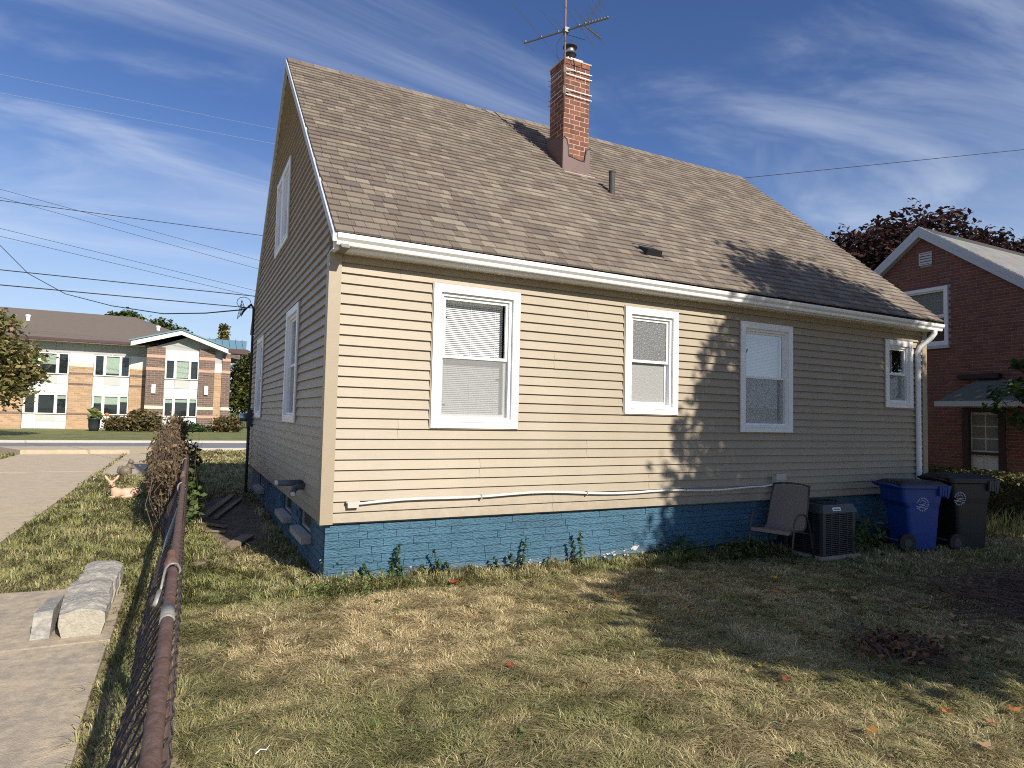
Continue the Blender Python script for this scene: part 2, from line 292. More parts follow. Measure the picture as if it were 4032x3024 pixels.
# ------------------------------------------------------------------ numpy quads mesh with colour (leaves, grass)
def np_mesh(name, V, nv, F, colors, m, parent=None):
    """V: (n,nv,3) verts, F: list of index tuples within one element, colors (n,3)"""
    n = V.shape[0]; me = bpy.data.meshes.new(name)
    lens = [len(f) for f in F]; tot = sum(lens)
    me.vertices.add(n * nv); me.vertices.foreach_set('co', V.reshape(-1).astype(np.float32))
    flat = np.concatenate([np.array(f) for f in F]); loops = (flat[None, :] + (np.arange(n) * nv)[:, None]).reshape(-1)
    me.loops.add(len(loops)); me.loops.foreach_set('vertex_index', loops.astype(np.int32))
    st = np.concatenate([[0], np.cumsum(lens)[:-1]]); starts = (st[None, :] + (np.arange(n) * tot)[:, None]).reshape(-1)
    me.polygons.add(len(starts)); me.polygons.foreach_set('loop_start', starts.astype(np.int32))
    at = me.attributes.new('Col', 'FLOAT_COLOR', 'POINT')
    cc = np.ones((n, nv, 4), np.float32); cc[:, :, :3] = colors[:, None, :]; at.data.foreach_set('color', cc.reshape(-1))
    me.update(calc_edges=True); me.validate()
    return link(name, me, m, parent)
def pick(cols, n, jit=0.12, w=None):
    c = np.array(cols)[rng.choice(len(cols), n, p=w)]; return np.clip(c * (1 + jit * rng.standard_normal((n, 1))), 0.003, 1)
def rand_unit(n):
    v = rng.standard_normal((n, 3)); return v / np.linalg.norm(v, axis=1, keepdims=True)
def leaf_quads(P, size, flat=0.5, elong=1.5):
    n = len(P); nrm = rand_unit(n); nrm[:, 2] = np.abs(nrm[:, 2]) + flat; nrm /= np.linalg.norm(nrm, axis=1, keepdims=True)
    a = np.cross(nrm, rand_unit(n)); a /= np.linalg.norm(a, axis=1, keepdims=True) + 1e-9; b = np.cross(nrm, a)
    s = size * rng.uniform(0.6, 1.35, (n, 1)); V = np.empty((n, 4, 3))
    V[:, 0] = P - a * s * elong * 0.5; V[:, 1] = P + b * s * 0.42 - a * s * 0.05 + nrm * s * 0.12; V[:, 2] = P + a * s * elong * 0.5 - nrm * s * 0.1; V[:, 3] = P - b * s * 0.42 - a * s * 0.05 + nrm * s * 0.12
    return V
def blob_points(blobs, n, clump=0.28, per=26, shell=0.45):
    vol = np.array([b[1][0] * b[1][1] * b[1][2] for b in blobs]) ** 0.8; vol /= vol.sum()
    m = max(1, n // per); bi = rng.choice(len(blobs), m, p=vol)
    c = np.array([b[0] for b in blobs])[bi]; r = np.array([b[1] for b in blobs])[bi]
    rad = rng.uniform(0, 1, (m, 1)) ** shell * rng.uniform(0.86, 1.12, (m, 1)); ctr = c + rand_unit(m) * r * rad
    P = np.repeat(ctr, per, axis=0) + rng.standard_normal((m * per, 3)) * clump * np.array([1, 1, 0.7])
    return P
def make_tree(name, label, cat, base, th, tr, blobs, n, leafsize, cols, clump=0.28, group=None, flat=0.5, w=None, shell=0.45, wood=True):
    t = thing(name, label, cat, base, group); B = Vector(base)
    if wood:
        mb = MB(); top = B + Vector((0.05, 0.05, th))
        mb.tube([B + Vector((0, 0, -0.1)), B + Vector((0.02, 0, th * 0.3)), B + Vector((-0.04, 0.03, th * 0.65)), top], [tr * 1.25, tr, tr * 0.85, tr * 0.7], 10)
        for c, r in blobs:
            C = Vector(c); mid = top.lerp(C, 0.5) + Vector((random.uniform(-.2, .2), random.uniform(-.2, .2), 0.15))
            mb.tube([B + Vector((0, 0, th * 0.8)), mid, C], [tr * 0.5, tr * 0.28, tr * 0.1], 6)
            for q in range(4):
                e = C + Vector((random.uniform(-1, 1) * r[0], random.uniform(-1, 1) * r[1], random.uniform(-.6, 1) * r[2])) * 0.8
                mb.tube([mid.lerp(C, 0.5), (mid.lerp(C, 0.5) + e) / 2 + Vector((0, 0, .1)), e], [tr * 0.18, tr * 0.1, tr * 0.03], 5)
        obj('trunk', mb, MT['bark'], t, True)
    P = blob_points(blobs, n, clump, shell=shell); V = leaf_quads(P, leafsize, flat)
    o = np_mesh('crown', V, 4, [(0, 1, 2, 3)], pick(cols, len(P), 0.16, w), MT['leaf']); o.parent = t; o.matrix_parent_inverse = Matrix.Translation(-B)
    return t

# ================================================================== GROUND AND ROADS
mb = MB(); xs = [-700, -2, 14, 700]
for a in range(3):
    mb.poly([(xs[a], -700, gz(xs[a])), (xs[a + 1], -700, gz(xs[a + 1])), (xs[a + 1], 900, gz(xs[a + 1])), (xs[a], 900, gz(xs[a]))])
struct('ground', mb, MT['soil'])
MT['lawn'] = mat('far_lawn', (0.105, 0.135, 0.03), 0.95, 0.25, 0.9, 0.4, 25, col2=(0.20, 0.19, 0.06))
ZL = gz(-5)
mb = MB(); mb.poly([(-300, 29.3, ZL + .02), (300, 29.3, -.04), (300, 120, .02), (-300, 120, .02)]); struct('lawn', mb, MT['lawn'])
mb = MB(); mb.poly([(-120, 22.6, ZL + .012), (120, 22.6, ZL + .012), (120, 28.9, ZL + .012), (-120, 28.9, ZL + .012)]); struct('road', mb, MT['asphalt'])
mb = MB(); mb.box(-120, 120, 28.9, 29.15, -.3, ZL + .12); mb.box(-120, -7.2, 22.4, 22.6, -.3, ZL + .03); mb.box(-1.2, 120, 22.4, 22.6, -.3, ZL + .10); struct('kerb', mb, MT['kerb'])
# driveway: separate poured panels with open joints
drive = bpy.data.objects.new('driveway', None); COL.objects.link(drive); drive['kind'] = 'structure'
ys = [-9.0, -5.2, -1.6, 2.1, 5.8, 9.4, 13.0, 16.7, 20.2]
for a, b in zip(ys, ys[1:]):
    mb = MB(); mb.box(-6.15, -3.15 + random.uniform(-.03, .03), a + .008, b - .008, -.25, ZL + .03 + random.uniform(-.004, .004)); obj('concrete_panel', mb, MT['concrete'], drive)
mb = MB(); mb.prism([(-6.15, 20.21, -.25), (-3.0, 20.21, -.25), (-1.9, 22.6, -.25), (-7.3, 22.6, -.25)], (0, 0, .2 + .22 + ZL)); obj('apron', mb, MT['concrete'], drive)
pad = bpy.data.objects.new('parking_pad', None); COL.objects.link(pad); pad['kind'] = 'structure'
for a, b in ((11.75, 15.6), (15.62, 20.1)):
    mb = MB(); mb.box(-3.06, -1.88, a, b, -.25, ZL + .028 + random.uniform(0, .004)); obj('concrete_panel', mb, MT['concrete'], pad)
walk = bpy.data.objects.new('path', None); COL.objects.link(walk); walk['kind'] = 'structure'
for (x0, x1, y0, y1) in ((-4.2, -1.70, -1.02, .62), (-4.2, -1.71, -2.55, -1.035), (-4.2, -1.69, -4.4, -2.565), (-4.2, -1.69, -7.5, -4.415)):
    mb = MB(); zt = ZL + .035 + random.uniform(-.004, .004)
    mb.hexa([(x0, y0 + .1, -.25), (x1, y0, -.25), (x1, y1 - .1, -.25), (x0, y1 + .12, -.25), (x0, y0 + .1, zt), (x1, y0, zt), (x1, y1 - .1, zt), (x0, y1 + .12, zt)]) if y1 > 0 else mb.box(x0, x1, y0, y1, -.25, zt)
    obj('concrete_slab', mb, MT['oldconc'], walk)
# bare earth strip beside the gable wall
mb = MB(); pts = []
for i in range(26):
    a = 2 * math.pi * i / 26; pts.append((-.62 + (.52 + .07 * random.uniform(-1, 1)) * math.cos(a), 4.6 + (3.3 + .3 * random.uniform(-1, 1)) * math.sin(a), gz(-.6) + .006))
mb.poly(pts); struct('dirt_patch', mb, MT['dirt'])

# ================================================================== TAN HOUSE
ZS = 0.53; R = 0.1016; WL = 9.50; WD = 8.0; GX = -0.09
RY, RZ = 4.0, 7.10; ES = (RZ - 3.30) / (RY + .27)          # roof slope
def roofz(y): return RZ - abs(y - RY) * ES
house = thing('house', 'tan vinyl-sided cottage with steep brown shingle roof and blue brick foundation', 'house', (4.7, 4, gz(4.7)))
WINL = [('w1', 0.957, 1.975, 1.457, 2.972), ('w2', 3.43, 4.265, 1.66, 2.972), ('w3', 5.366, 6.383, 1.457, 2.965), ('w4', 8.513, 9.22, 1.875, 2.952)]
WING = [('g2', 1.78, 2.80, 1.46, 2.935), ('g3', 5.72, 6.76, 1.475, 2.94), ('g1', 3.07, 4.50, 4.04, 5.225)]
BWIN = [(0.86, 1.56, .27, .47), (2.28, 2.98, .27, .47), (5.45, 6.15, .27, .47)]
def grid_boxes(mb, u0, u1, z0, z1, holes, f):
    us = sorted({u0, u1, *[h[0] for h in holes], *[h[1] for h in holes]}); zs = sorted({z0, z1, *[h[2] for h in holes], *[h[3] for h in holes]})
    for a, b in zip(us, us[1:]):
        run = None
        for c, d in zip(zs, zs[1:]):
            inside = any(h[0] <= a and b <= h[1] and h[2] <= c and d <= h[3] for h in holes)
            if not inside: f(a, b, c, d)
ins = .10
# --- wall cores
mbL = MB(); grid_boxes(mbL, -.06, WL + .06, ZS - .02, 3.155, [(a + ins, b - ins, c + ins, d - ins) for _, a, b, c, d in WINL], lambda a, b, c, d: mbL.box(a, b, .022, .10, c, d))
wall_long = obj('siding_wall', mbL, MT['core'], house)
mbG = MB(); grid_boxes(mbG, .105, WD - .02, ZS - .02, 3.14, [(a + ins, b - ins, c + ins, d - ins) for _, a, b, c, d in WING[:2]], lambda a, b, c, d: mbG.box(GX + .024, GX + .10, a, b, c, d))
def rk(z): return (z - (RZ - .12)) / ES + RY      # inner rake y at height z (near side)
h1 = WING[2]; za, zb = h1[3] + ins, h1[4] - ins; ya, yb_ = h1[1] + ins, h1[2] - ins
def gprism(poly): mbG.prism([(GX + .024, y, z) for y, z in poly], (.076, 0, 0))
gprism([(rk(3.141), 3.141), (2 * RY - rk(3.141), 3.141), (2 * RY - rk(za), za), (rk(za), za)])
gprism([(rk(za), za), (ya, za), (ya, zb), (rk(zb), zb)]); gprism([(yb_, za), (2 * RY - rk(za), za), (2 * RY - rk(zb), zb), (yb_, zb)])
gprism([(rk(zb), zb), (2 * RY - rk(zb), zb), (RY, RZ - .14)])
wall_gable = obj('gable_wall', mbG, MT['core'], house)
mb = MB(); mb.box(GX + .02, WL + .07, WD - .1, WD, ZS - .02, 3.2); mb.box(WL - .02, WL + .06, .11, WD - .11, ZS - .02, 3.2)
mb.prism([(WL - .02, rk(3.2), 3.2), (WL - .02, 2 * RY - rk(3.2), 3.2), (WL - .02, RY, RZ - .14)], (.08, 0, 0)); obj('rear_wall', mb, MT['siding'], house)
# --- siding boards: long wall
def cut(intervals, a, b):
    out = []
    for x0, x1 in intervals:
        if b <= x0 or a >= x1: out.append((x0, x1))
        else:
            if a - x0 > .02: out.append((x0, a))
            if x1 - b > .02: out.append((b, x1))
    return out
def lap(m, x0, x1, z0, z1, zr, e=0.0):      # one lapped board, butt edge proud at the bottom
    f = lambda z: -(.027 - .026 * (z - zr) / R) - e
    j0, j1, d0, d1 = random.uniform(-.0014, .0014), random.uniform(-.0014, .0014), random.uniform(-.0015, .0015), random.uniform(-.0015, .0015)     # boards hang slightly uneven
    m.hexa([(x0, f(z0) + d0, z0 + j0), (x1, f(z0) + d1, z0 + j1), (x1, .02, z0 + j1), (x0, .02, z0 + j0), (x0, f(z1), z1 - .0005), (x1, f(z1), z1 - .0005), (x1, .02, z1 - .0005), (x0, .02, z1 - .0005)])
K = 26
for k in range(K):
    z0 = ZS + k * R; z1 = min(z0 + R, 3.152)
    iv = [(0.0, WL)]
    for _, a, b, c, d in WINL:
        if z1 > c - .012 + .004 and z0 < d + .012 - .004: iv = cut(iv, a - .012, b + .012)
    for _, a, b, c, d in WINL:       # cut pieces above and below each window
        if z0 < d + .0125 < z1 - .006 and z1 > d: m = MB(); lap(m, a - .0115, b + .0115, d + .0125, z1, z0); obj('siding_board', m, MT['siding'], wall_long)
        if z0 + .006 < c - .0125 < z1: m = MB(); lap(m, a - .0115, b + .0115, z0, c - .0125, z0); obj('siding_board', m, MT['siding'], wall_long)
    off = ((k // 2) * 1.37) % 3.66 - 1.2
    for j in range(-1, 5):
        xj = off + j * 3.66
        iv = [s for x0, x1 in iv for s in ([(x0, xj - .0012), (xj + .0012, x1)] if x0 + .25 < xj < x1 - .25 else [(x0, x1)])]
    for q, (x0, x1) in enumerate(iv):
        e = .0006 * (q % 2); m = MB()
        lap(m, x0, x1, z0, z1, z0, e); obj('siding_board', m, MT['siding'], wall_long)
# --- siding boards: gable
def glap(m, p0, p1, q0, q1, z0, z1, zr, e=0.0):
    f = lambda z: GX - (.027 - .026 * (z - zr) / R) - e
    m.hexa([(f(z0), p0, z0), (GX + .02, p0, z0), (GX + .02, p1, z0), (f(z0), p1, z0), (f(z1), q0, z1 - .0005), (GX + .02, q0, z1 - .0005), (GX + .02, q1, z1 - .0005), (f(z1), q1, z1 - .0005)])
k = 0
while True:
    z0 = ZS + k * R; z1 = z0 + R
    if z1 > RZ - .2: break
    def lim(z): return (.09, WD - .09) if z < 3.2 else (rk(z) + .01, 2 * RY - rk(z) - .01)
    a0, b0 = lim(z0); a1, b1 = lim(z1 - .001); a0, a1 = max(a0, .09), max(a1, .09); b0, b1 = min(b0, WD - .09), min(b1, WD - .09)
    iv = [(-99, 99)]
    for _, a, b, c, d in WING:
        if z1 > c - .008 and z0 < d + .008: iv = cut(iv, a - .012, b + .012)
    for _, a, b, c, d in WING:
        if z0 < d + .0125 < z1 - .006: m = MB(); glap(m, a - .0115, b + .0115, a - .0115, b + .0115, d + .0125, z1, z0); obj('siding_board', m, MT['siding'], wall_gable)
        if z0 + .006 < c - .0125 < z1: m = MB(); glap(m, a - .0115, b + .0115, a - .0115, b + .0115, z0, c - .0125, z0); obj('siding_board', m, MT['siding'], wall_gable)
    off = ((k // 2) * 1.63) % 3.66 - .6
    for j in range(0, 4):
        yj = off + j * 3.66
        iv = [s for x0, x1 in iv for s in ([(x0, yj - .002), (yj + .002, x1)] if x0 + .25 < yj < x1 - .25 and a0 + .2 < yj < b0 - .2 else [(x0, x1)])]
    for q, (y0, y1) in enumerate(iv):
        p0, p1 = max(y0, a0), min(y1, b0); q0, q1 = max(y0, a1), min(y1, b1)
        if p1 - p0 < .03 or q1 - q0 < .005: continue
        e = .0015 * (q % 2); m = MB()
        glap(m, p0, p1, q0, q1, z0, z1, z0, e)
        obj('siding_board', m, MT['siding'], wall_gable)
    k += 1
# --- corner posts
def lpost(x, y, sx, sy, w=.09):
    m = MB(); t = .04; o = .031
    P = [(x - sx * o, y - sy * o), (x + sx * w, y - sy * o), (x + sx * w, y + sy * (t - o)), (x + sx * (t - o), y + sy * (t - o)), (x + sx * (t - o), y + sy * w), (x - sx * o, y + sy * w)]
    m.prism([(a, b, ZS - .012) for a, b in P], (0, 0, 3.16 - ZS)); return m
obj('corner_post', lpost(GX, 0, 1, 1), MT['post'], house); obj('corner_post', lpost(WL + .09, 0, -1, 1), MT['post'], house); obj('corner_post', lpost(GX, WD, 1, -1), MT['post'], house)
# --- foundation
mb = MB(); mb.box(-.045, WL + .05, .045, .25, -.6, ZS - .025)
found = obj('foundation_wall', mb, MT['bluewall'], house)
mb = MB(); grid_boxes(mb, .252, WD, -.6, ZS - .027, [(a, b, c, d) for a, b, c, d in BWIN], lambda a, b, c, d: mb.box(-.045, .2, a, b, c, d))
found_g = obj('gable_foundation', mb, MT['bluewall'], house)
CH = .0775; nb = 0
for k in range(10):
    z1 = ZS - .03 - k * CH; z0 = z1 - CH + .005; x = -.055 - (.15 if k % 2 else 0)
    if z1 < -.28: break
    while x < WL + .05:
        ln = .30 + random.uniform(-.06, .06); a = max(x, -.055); b = min(x + ln, WL + .05)
        if b - a > .05 and nb < 215:
            m = MB(); j = random.uniform(-.003, .004); y = .033 - j
            m.hexa([(a, y, z0), (b - .003, y + random.uniform(-.003, .003), z0), (b - .003, .06, z0), (a, .06, z0), (a + .001, y - random.uniform(.001, .006), z1), (b - .004, y - random.uniform(.001, .006), z1), (b - .004, .06, z1), (a + .001, .06, z1)])
            obj('brick', m, MT['blue'], found); nb += 1
        x += ln
for k in range(8):
    z1 = ZS - .03 - k * CH; z0 = z1 - CH + .006; y = .07 - (.1 if k % 2 else 0)
    while y < 5.0:
        ln = .30; a, b = max(y, .062), y + ln
        if not any(b > w[0] - .01 and a < w[1] + .01 and z1 > w[2] - .04 and z0 < w[3] for w in BWIN) and b - a > .05 and nb < 300:
            m = MB(); m.box(-.056 - random.uniform(0, .004), -.03, a, b - .006, z0, z1); obj('brick', m, MT['blue'], found_g); nb += 1
        y += ln
# bare plaster patches where the paint has flaked off near the ground
for i in range(60):
    x = random.choice([random.uniform(.55, 2.5), random.uniform(.9, 4.2), random.uniform(3.2, 4.1)]); z = gz(x) + random.uniform(.0, .13) * random.random() + .05; s = random.uniform(.004, .017) * (2.4 if 3.55 < x < 3.85 else 1)
    m = MB(); pts = []; n = 9
    for q in range(n):
        a = 2 * math.pi * q / n; rr_ = s * random.uniform(.45, 1.2); pts.append((x + rr_ * 1.6 * math.cos(a), .0245, z + rr_ * .8 * math.sin(a)))
    m.prism(pts, (0, .012, 0)); obj('flaked_patch', m, MT['peel'], found)
# basement windows and stone sills on the gable foundation
for a, b, c, d in BWIN:
    m = MB(); m.box(-.0, .03, a + .03, b - .03, c + .03, d); w = obj('basement_window', m, MT['sdark'], house)
    m = MB(); m.box(-.02, .02, a + .001, a + .03, c, d); m.box(-.02, .02, b - .03, b - .001, c, d); m.box(-.02, .02, a + .031, b - .031, c, c + .029); obj('frame', m, MT['stone'], w)
    m = MB(); m.hexa([(-.15, a - .06, c - .085), (-.03, a - .06, c - .085), (-.03, b + .06, c - .085), (-.15, b + .06, c - .085), (-.15, a - .06, c - .02), (-.03, a - .06, c), (-.03, b + .06, c), (-.15, b + .06, c - .02)]); obj('sill', m, MT['stone'], w)

# --- windows
def window(axis, a, b, c, d, style):
    P = (lambda u, dd, z: (u, -dd, z)) if axis == 'L' else (lambda u, dd, z: (GX - dd, u, z))
    def nmb(): m = MB(); m.xf = P; return m
    cw = .085
    m = nmb(); fw_ = .035; A, B, Cc, D = a + cw, b - cw, c + cw, d - cw
    for (x0, x1, z0, z1) in ((A, A + fw_, Cc, D), (B - fw_, B, Cc, D), (A + fw_, B - fw_, D - fw_, D), (A + fw_, B - fw_, Cc, Cc + fw_)): m.box(x0, x1, -.09, .012, z0, z1)
    win = obj('window', m, MT['white'], house)
    m = nmb()   # casing, mitred look: four boards
    for (x0, x1, z0, z1, dd) in ((a, a + cw, c, d, .045), (b - cw, b, c, d, .045), (a + cw + .001, b - cw - .001, d - cw, d, .043), (a + cw + .001, b - cw - .001, c, c + cw, .043)): m.box(x0, x1, -.015, dd, z0, z1)
    obj('casing', m, MT['white'], win)
    m = nmb(); t = .012
    for (x0, x1, z0, z1) in ((a - t, a - .0005, c - t, d + t), (b + .0005, b + t, c - t, d + t), (a, b, d + .0005, d + t), (a, b, c - t, c - .0005)): m.box(x0, x1, -.012, .03, z0, z1)
    obj('trim_channel', m, MT['post'], win)
    m = nmb(); m.hexa([(a + cw, -.05, c + cw - .002), (b - cw, -.05, c + cw - .002), (b - cw, .05, c + cw - .02), (a + cw, .05, c + cw - .02), (a + cw, -.05, c + cw + .02), (b - cw, -.05, c + cw + .02), (b - cw, .05, c + cw + .004), (a + cw, .05, c + cw + .004)]); obj('sill', m, MT['white'], win)
    A += fw_; B -= fw_; Cc += fw_; D -= fw_; mid = (Cc + D) / 2; s = .032
    def sash(z0, z1, dd, gmat):
        m = nmb()
        for (x0, x1, y0, y1) in ((A, A + s, z0, z1), (B - s, B, z0, z1), (A + s, B - s, z1 - s, z1), (A + s, B - s, z0, z0 + s)): m.box(x0, x1, dd - .03, dd, y0, y1)
        sh = obj('sash', m, MT['white'], win)
        m = nmb(); m.box(A + s, B - s, dd - .018, dd - .012, z0 + s, z1 - s); obj('pane', m, gmat, win)
    g1, g2 = (MT['obscure'], MT['obscure2']) if style == 'obscure' else (MT['glass'], MT['glass'])
    sash(mid - .016, D, -.012, g1); sash(Cc, mid + .016, -.046, g2)
    m = nmb()
    for q in (.3, .7): m.box(A + (B - A) * q - .02, A + (B - A) * q + .02, -.046, -.03, mid + .0165, mid + .028)
    obj('sash_lock', m, MT['white'], win)
    if style != 'obscure':
        m = nmb(); m.box(A + .002, B - .002, -.030, -.028, Cc + .002, mid - .02); obj('screen', m, MT['screen'], win)
    def blind(u0, u1, z0, z1, tilt=.9):
        m = nmb(); z = z1; m.box(u0, u1, -.14, -.11, z1, z1 + .03)
        while z > z0:
            m.hexa([(u0, -.114, z - .020), (u1, -.114, z - .020), (u1, -.1155, z - .0195), (u0, -.1155, z - .0195), (u0, -.131, z + .001), (u1, -.131, z + .001), (u1, -.1325, z + .0015), (u0, -.1325, z + .0015)]); z -= .0205
        for q in (.12, .5, .88): m.box(u0 + (u1 - u0) * q - .0015, u0 + (u1 - u0) * q + .0015, -.115, -.113, z0, z1)
        m.box(u0, u1, -.14, -.115, z0 - .025, z0 - .004); obj('blind', m, MT['blind'], win)
    if style == 'big':
        blind(A - .02, B - .02, Cc + .02, D - .05)
        m = nmb()
        for (u, z, w_) in ((A + .03, D - .21, .06), (B - .09, mid - .22, .06), (A + .03, Cc + .12, .06)): m.box(u, u + w_, -.112, -.108, z, z + .014)
        obj('blind_clip', m, MT['black'], win)
    elif style == 'half':
        blind(A - .02, B + .02, Cc + .24, D - .04)
        m = nmb()
        for i in range(5): m.xf = P; m.ball((A + .12 + .1 * i, -.16, Cc + .05 + .03 * (i % 2)), (.05, .03, .06 + .015 * (i % 3)), 8, 6)
        obj('sill_ornaments', m, MT['black' if False else 'sheer'], win)
    elif style == 'curtain':
        m = nmb(); m.box(A - .02, A + (B - A) * .62, -.13, -.12, mid - .02, D); obj('curtain', m, MT['curtain'], win)
        m = nmb(); m.box(A - .02, A + (B - A) * .45, -.125, -.115, Cc, mid - .03); obj('curtain', m, MT['sheer'], win)
    elif style == 'plain':
        m = nmb(); m.box(A - .02, B + .02, -.14, -.13, Cc, D); obj('curtain', m, MT['curtain'], win)
    return win
for (n_, a, b, c, d), st in zip(WINL, ('big', 'obscure', 'half', 'curtain')): window('L', a, b, c, d, st)
for (n_, a, b, c, d) in WING[:2]: window('G', a, b, c, d, 'plain')
n_, a, b, c, d = WING[2]; mid = (a + b) / 2
window('G', a, mid - .001, c, d, 'plain'); window('G', mid + .001, b, c, d, 'plain')

# --- roof: deck, shingles, ridge caps
RX0, RX1 = -.125, WL + .16
mb = MB(); dn = .055
def eave(y, off): return (y, roofz(y) - off)
mb.prism([(RX0 + .012, *eave(-.27, .012)), (RX0 + .012, RY, RZ - .012), (RX0 + .012, RY, RZ - .1), (RX0 + .012, *eave(-.27, .03)), (RX0 + .012, *eave(-.19, .09))], (RX1 - RX0 - .024, 0, 0))
roof = obj('roof', mb, MT['deck'], house)
mb = MB(); mb.prism([(RX0, 2 * RY + .27, roofz(-.27)), (RX0, RY + .002, RZ), (RX0, RY + .002, RZ - .1), (RX0, 2 * RY + .27, roofz(-.27) - .07)], (RX1 - RX0, 0, 0)); obj('rear_slope', mb, MT['shingle'], roof).data.materials[0] = MT['darkpipe']
SL = Vector((0, 1, ES)).normalized(); NR = Vector((0, -ES, 1)).normalized(); EXP = .138
E0 = Vector((0, -.283, roofz(-.283)))
total = (Vector((0, RY, RZ)) - E0).length
tones = [(0.232, 0.192, 0.145), (0.212, 0.174, 0.133), (0.180, 0.144, 0.112), (0.160, 0.124, 0.097), (0.268, 0.223, 0.170), (0.200, 0.166, 0.130), (0.168, 0.131, 0.102), (0.145, 0.118, 0.098)]
tones = [tuple(c * 1.12 for c in t) for t in tones]; tw = [4, 5, 4, 2.5, 2, 4, 3, 1.5]
def shingle(m, x0, x1, s0, s1, lift, col):
    m.col = col; P = []
    for s, h in ((s0, .024 + lift), (s1, .003)):
        c = E0 + SL * s
        for hh in (max(h - .022, -.004), h):
            P.append(c + NR * hh)
    a, b, c_, d_ = P   # a: low bottom, b: low top, c_: high bottom, d_: high top
    m.hexa([(x0, a.y, a.z), (x1, a.y, a.z), (x1, c_.y, c_.z), (x0, c_.y, c_.z), (x0, b.y, b.z), (x1, b.y, b.z), (x1, d_.y, d_.z), (x0, d_.y, d_.z)])
allsh = []; row = 0; s = 0.0
while s < total - .05:
    x = RX0 - random.uniform(0, .3); wob = [random.uniform(-.004, .004) for _ in range(60)]; ci = 0
    while x < RX1:
        w = random.choice([.10, .152, .13, .19, .152, .25]); a, b = max(x, RX0), min(x + w, RX1)
        if b - a > .02:
            j = wob[ci % 60] * .6
            allsh.append((a + .002, b - .002, s + j, min(s + EXP + .05, total), random.uniform(0, .0035), random.choices(tones, tw)[0], row))
        x += w; ci += 1
    s += EXP; row += 1
def shd(t): c = E0 + SL * t[2]; return (Vector(((t[0] + t[1]) / 2, c.y, c.z)) - Vector(CAM)).length
CHX0, CHX1, CHY0, CHY1 = 3.885, 4.365, 2.25, 2.70
def in_chim(t):
    c = E0 + SL * (t[2] + .07); return CHX0 + .05 < t[0] and t[1] < CHX1 - .05 and CHY0 + .1 < c.y < CHY1 - .1
allsh = sorted([t for t in allsh if not in_chim(t)], key=lambda t: shd(t) / (t[1] - t[0]) ** .3)
rest = MB()
for i, t in enumerate(allsh):
    if i < 300: m = MB(); shingle(m, *t[:6]); obj('shingle', m, MT['shingle'], roof)
    else: shingle(rest, *t[:6])
tag(obj('shingles', rest, MT['shingle'], roof), kind='stuff')
x = RX0
while x < RX1 - .1:
    m = MB(); m.col = random.choice(tones[:4]); x1 = min(x + .26, RX1 + .01); hh = .012
    for sg in (-1, 1):
        p = lambda x_, dd, h: (x_, RY + sg * dd, RZ - dd * ES + h)
        m.hexa([p(x, .001, hh + .010), p(x, .13, hh + .010), p(x1, .13, hh + .002), p(x1, .001, hh + .002), p(x, .001, hh + .022), p(x, .13, hh + .020), p(x1, .13, hh + .012), p(x1, .001, hh + .014)])
    obj('ridge_cap', m, MT['shingle'], roof); x += .2
# rake boards, fascia, soffit, gutter, downspout
m = MB()
for sg in (1, -1):
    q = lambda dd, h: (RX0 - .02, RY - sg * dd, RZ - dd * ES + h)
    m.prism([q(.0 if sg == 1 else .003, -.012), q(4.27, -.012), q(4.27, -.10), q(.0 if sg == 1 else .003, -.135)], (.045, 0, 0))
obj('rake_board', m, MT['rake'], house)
m = MB(); m.box(GX - .03, WL + .13, -.195, -.17, 3.142, 3.285); obj('fascia', m, MT['white'], house)
soff = MB(); soff.box(GX - .028, WL + .12, -.168, .02, 3.150, 3.16); soffit = obj('soffit', soff, MT['white'], house)
for i in range(60): m = MB(); x = GX + i * .162; m.box(x, x + .012, -.166, -.02, 3.144, 3.1498); obj('soffit_rib', m, MT['white'], soffit)
m = MB(); gp = [(y_ - .04, z_ - .012) for y_, z_ in [(-.157, 3.305), (-.157, 3.188), (-.212, 3.188), (-.219, 3.200), (-.221, 3.224), (-.250, 3.250), (-.259, 3.274), (-.259, 3.292), (-.246, 3.292), (-.246, 3.28), (-.170, 3.205), (-.165, 3.305)]]
drop = .03; L0, L1 = -.10, WL + .165; n = len(gp)
i0 = m.vs([(L0, y, z) for y, z in gp]); i1 = m.vs([(L1, y, z - drop) for y, z in gp])
m.face([i0 + a for a in range(n)]); m.face([i1 + a for a in reversed(range(n))])
for a in range(n): b = (a + 1) % n; m.face([i0 + b, i0 + a, i1 + a, i1 + b])
m.prism([(L0 - .003, y_ - .04, z_ - .012) for y_, z_ in ((-.157, 3.30), (-.157, 3.188), (-.213, 3.188), (-.222, 3.224), (-.259, 3.274), (-.259, 3.292))], (.003, 0, 0))
obj('gutter', m, MT['gutter'], house)
m = MB(); pth = [(9.49, -.23, 3.155), (9.49, -.23, 3.10), (9.47, -.19, 3.03), (9.36, -.075, 2.88), (9.33, -.055, 2.80), (9.33, -.055, .20), (9.33, -.11, .06), (9.33, -.32, .0)]
for p, q in zip(pth, pth[1:]): pass
m.tube([pth[0], pth[1], pth[2], pth[3], pth[4], pth[5], pth[6], pth[7]], .042, 8); obj('downspout', m, MT['gutter'], house, True)
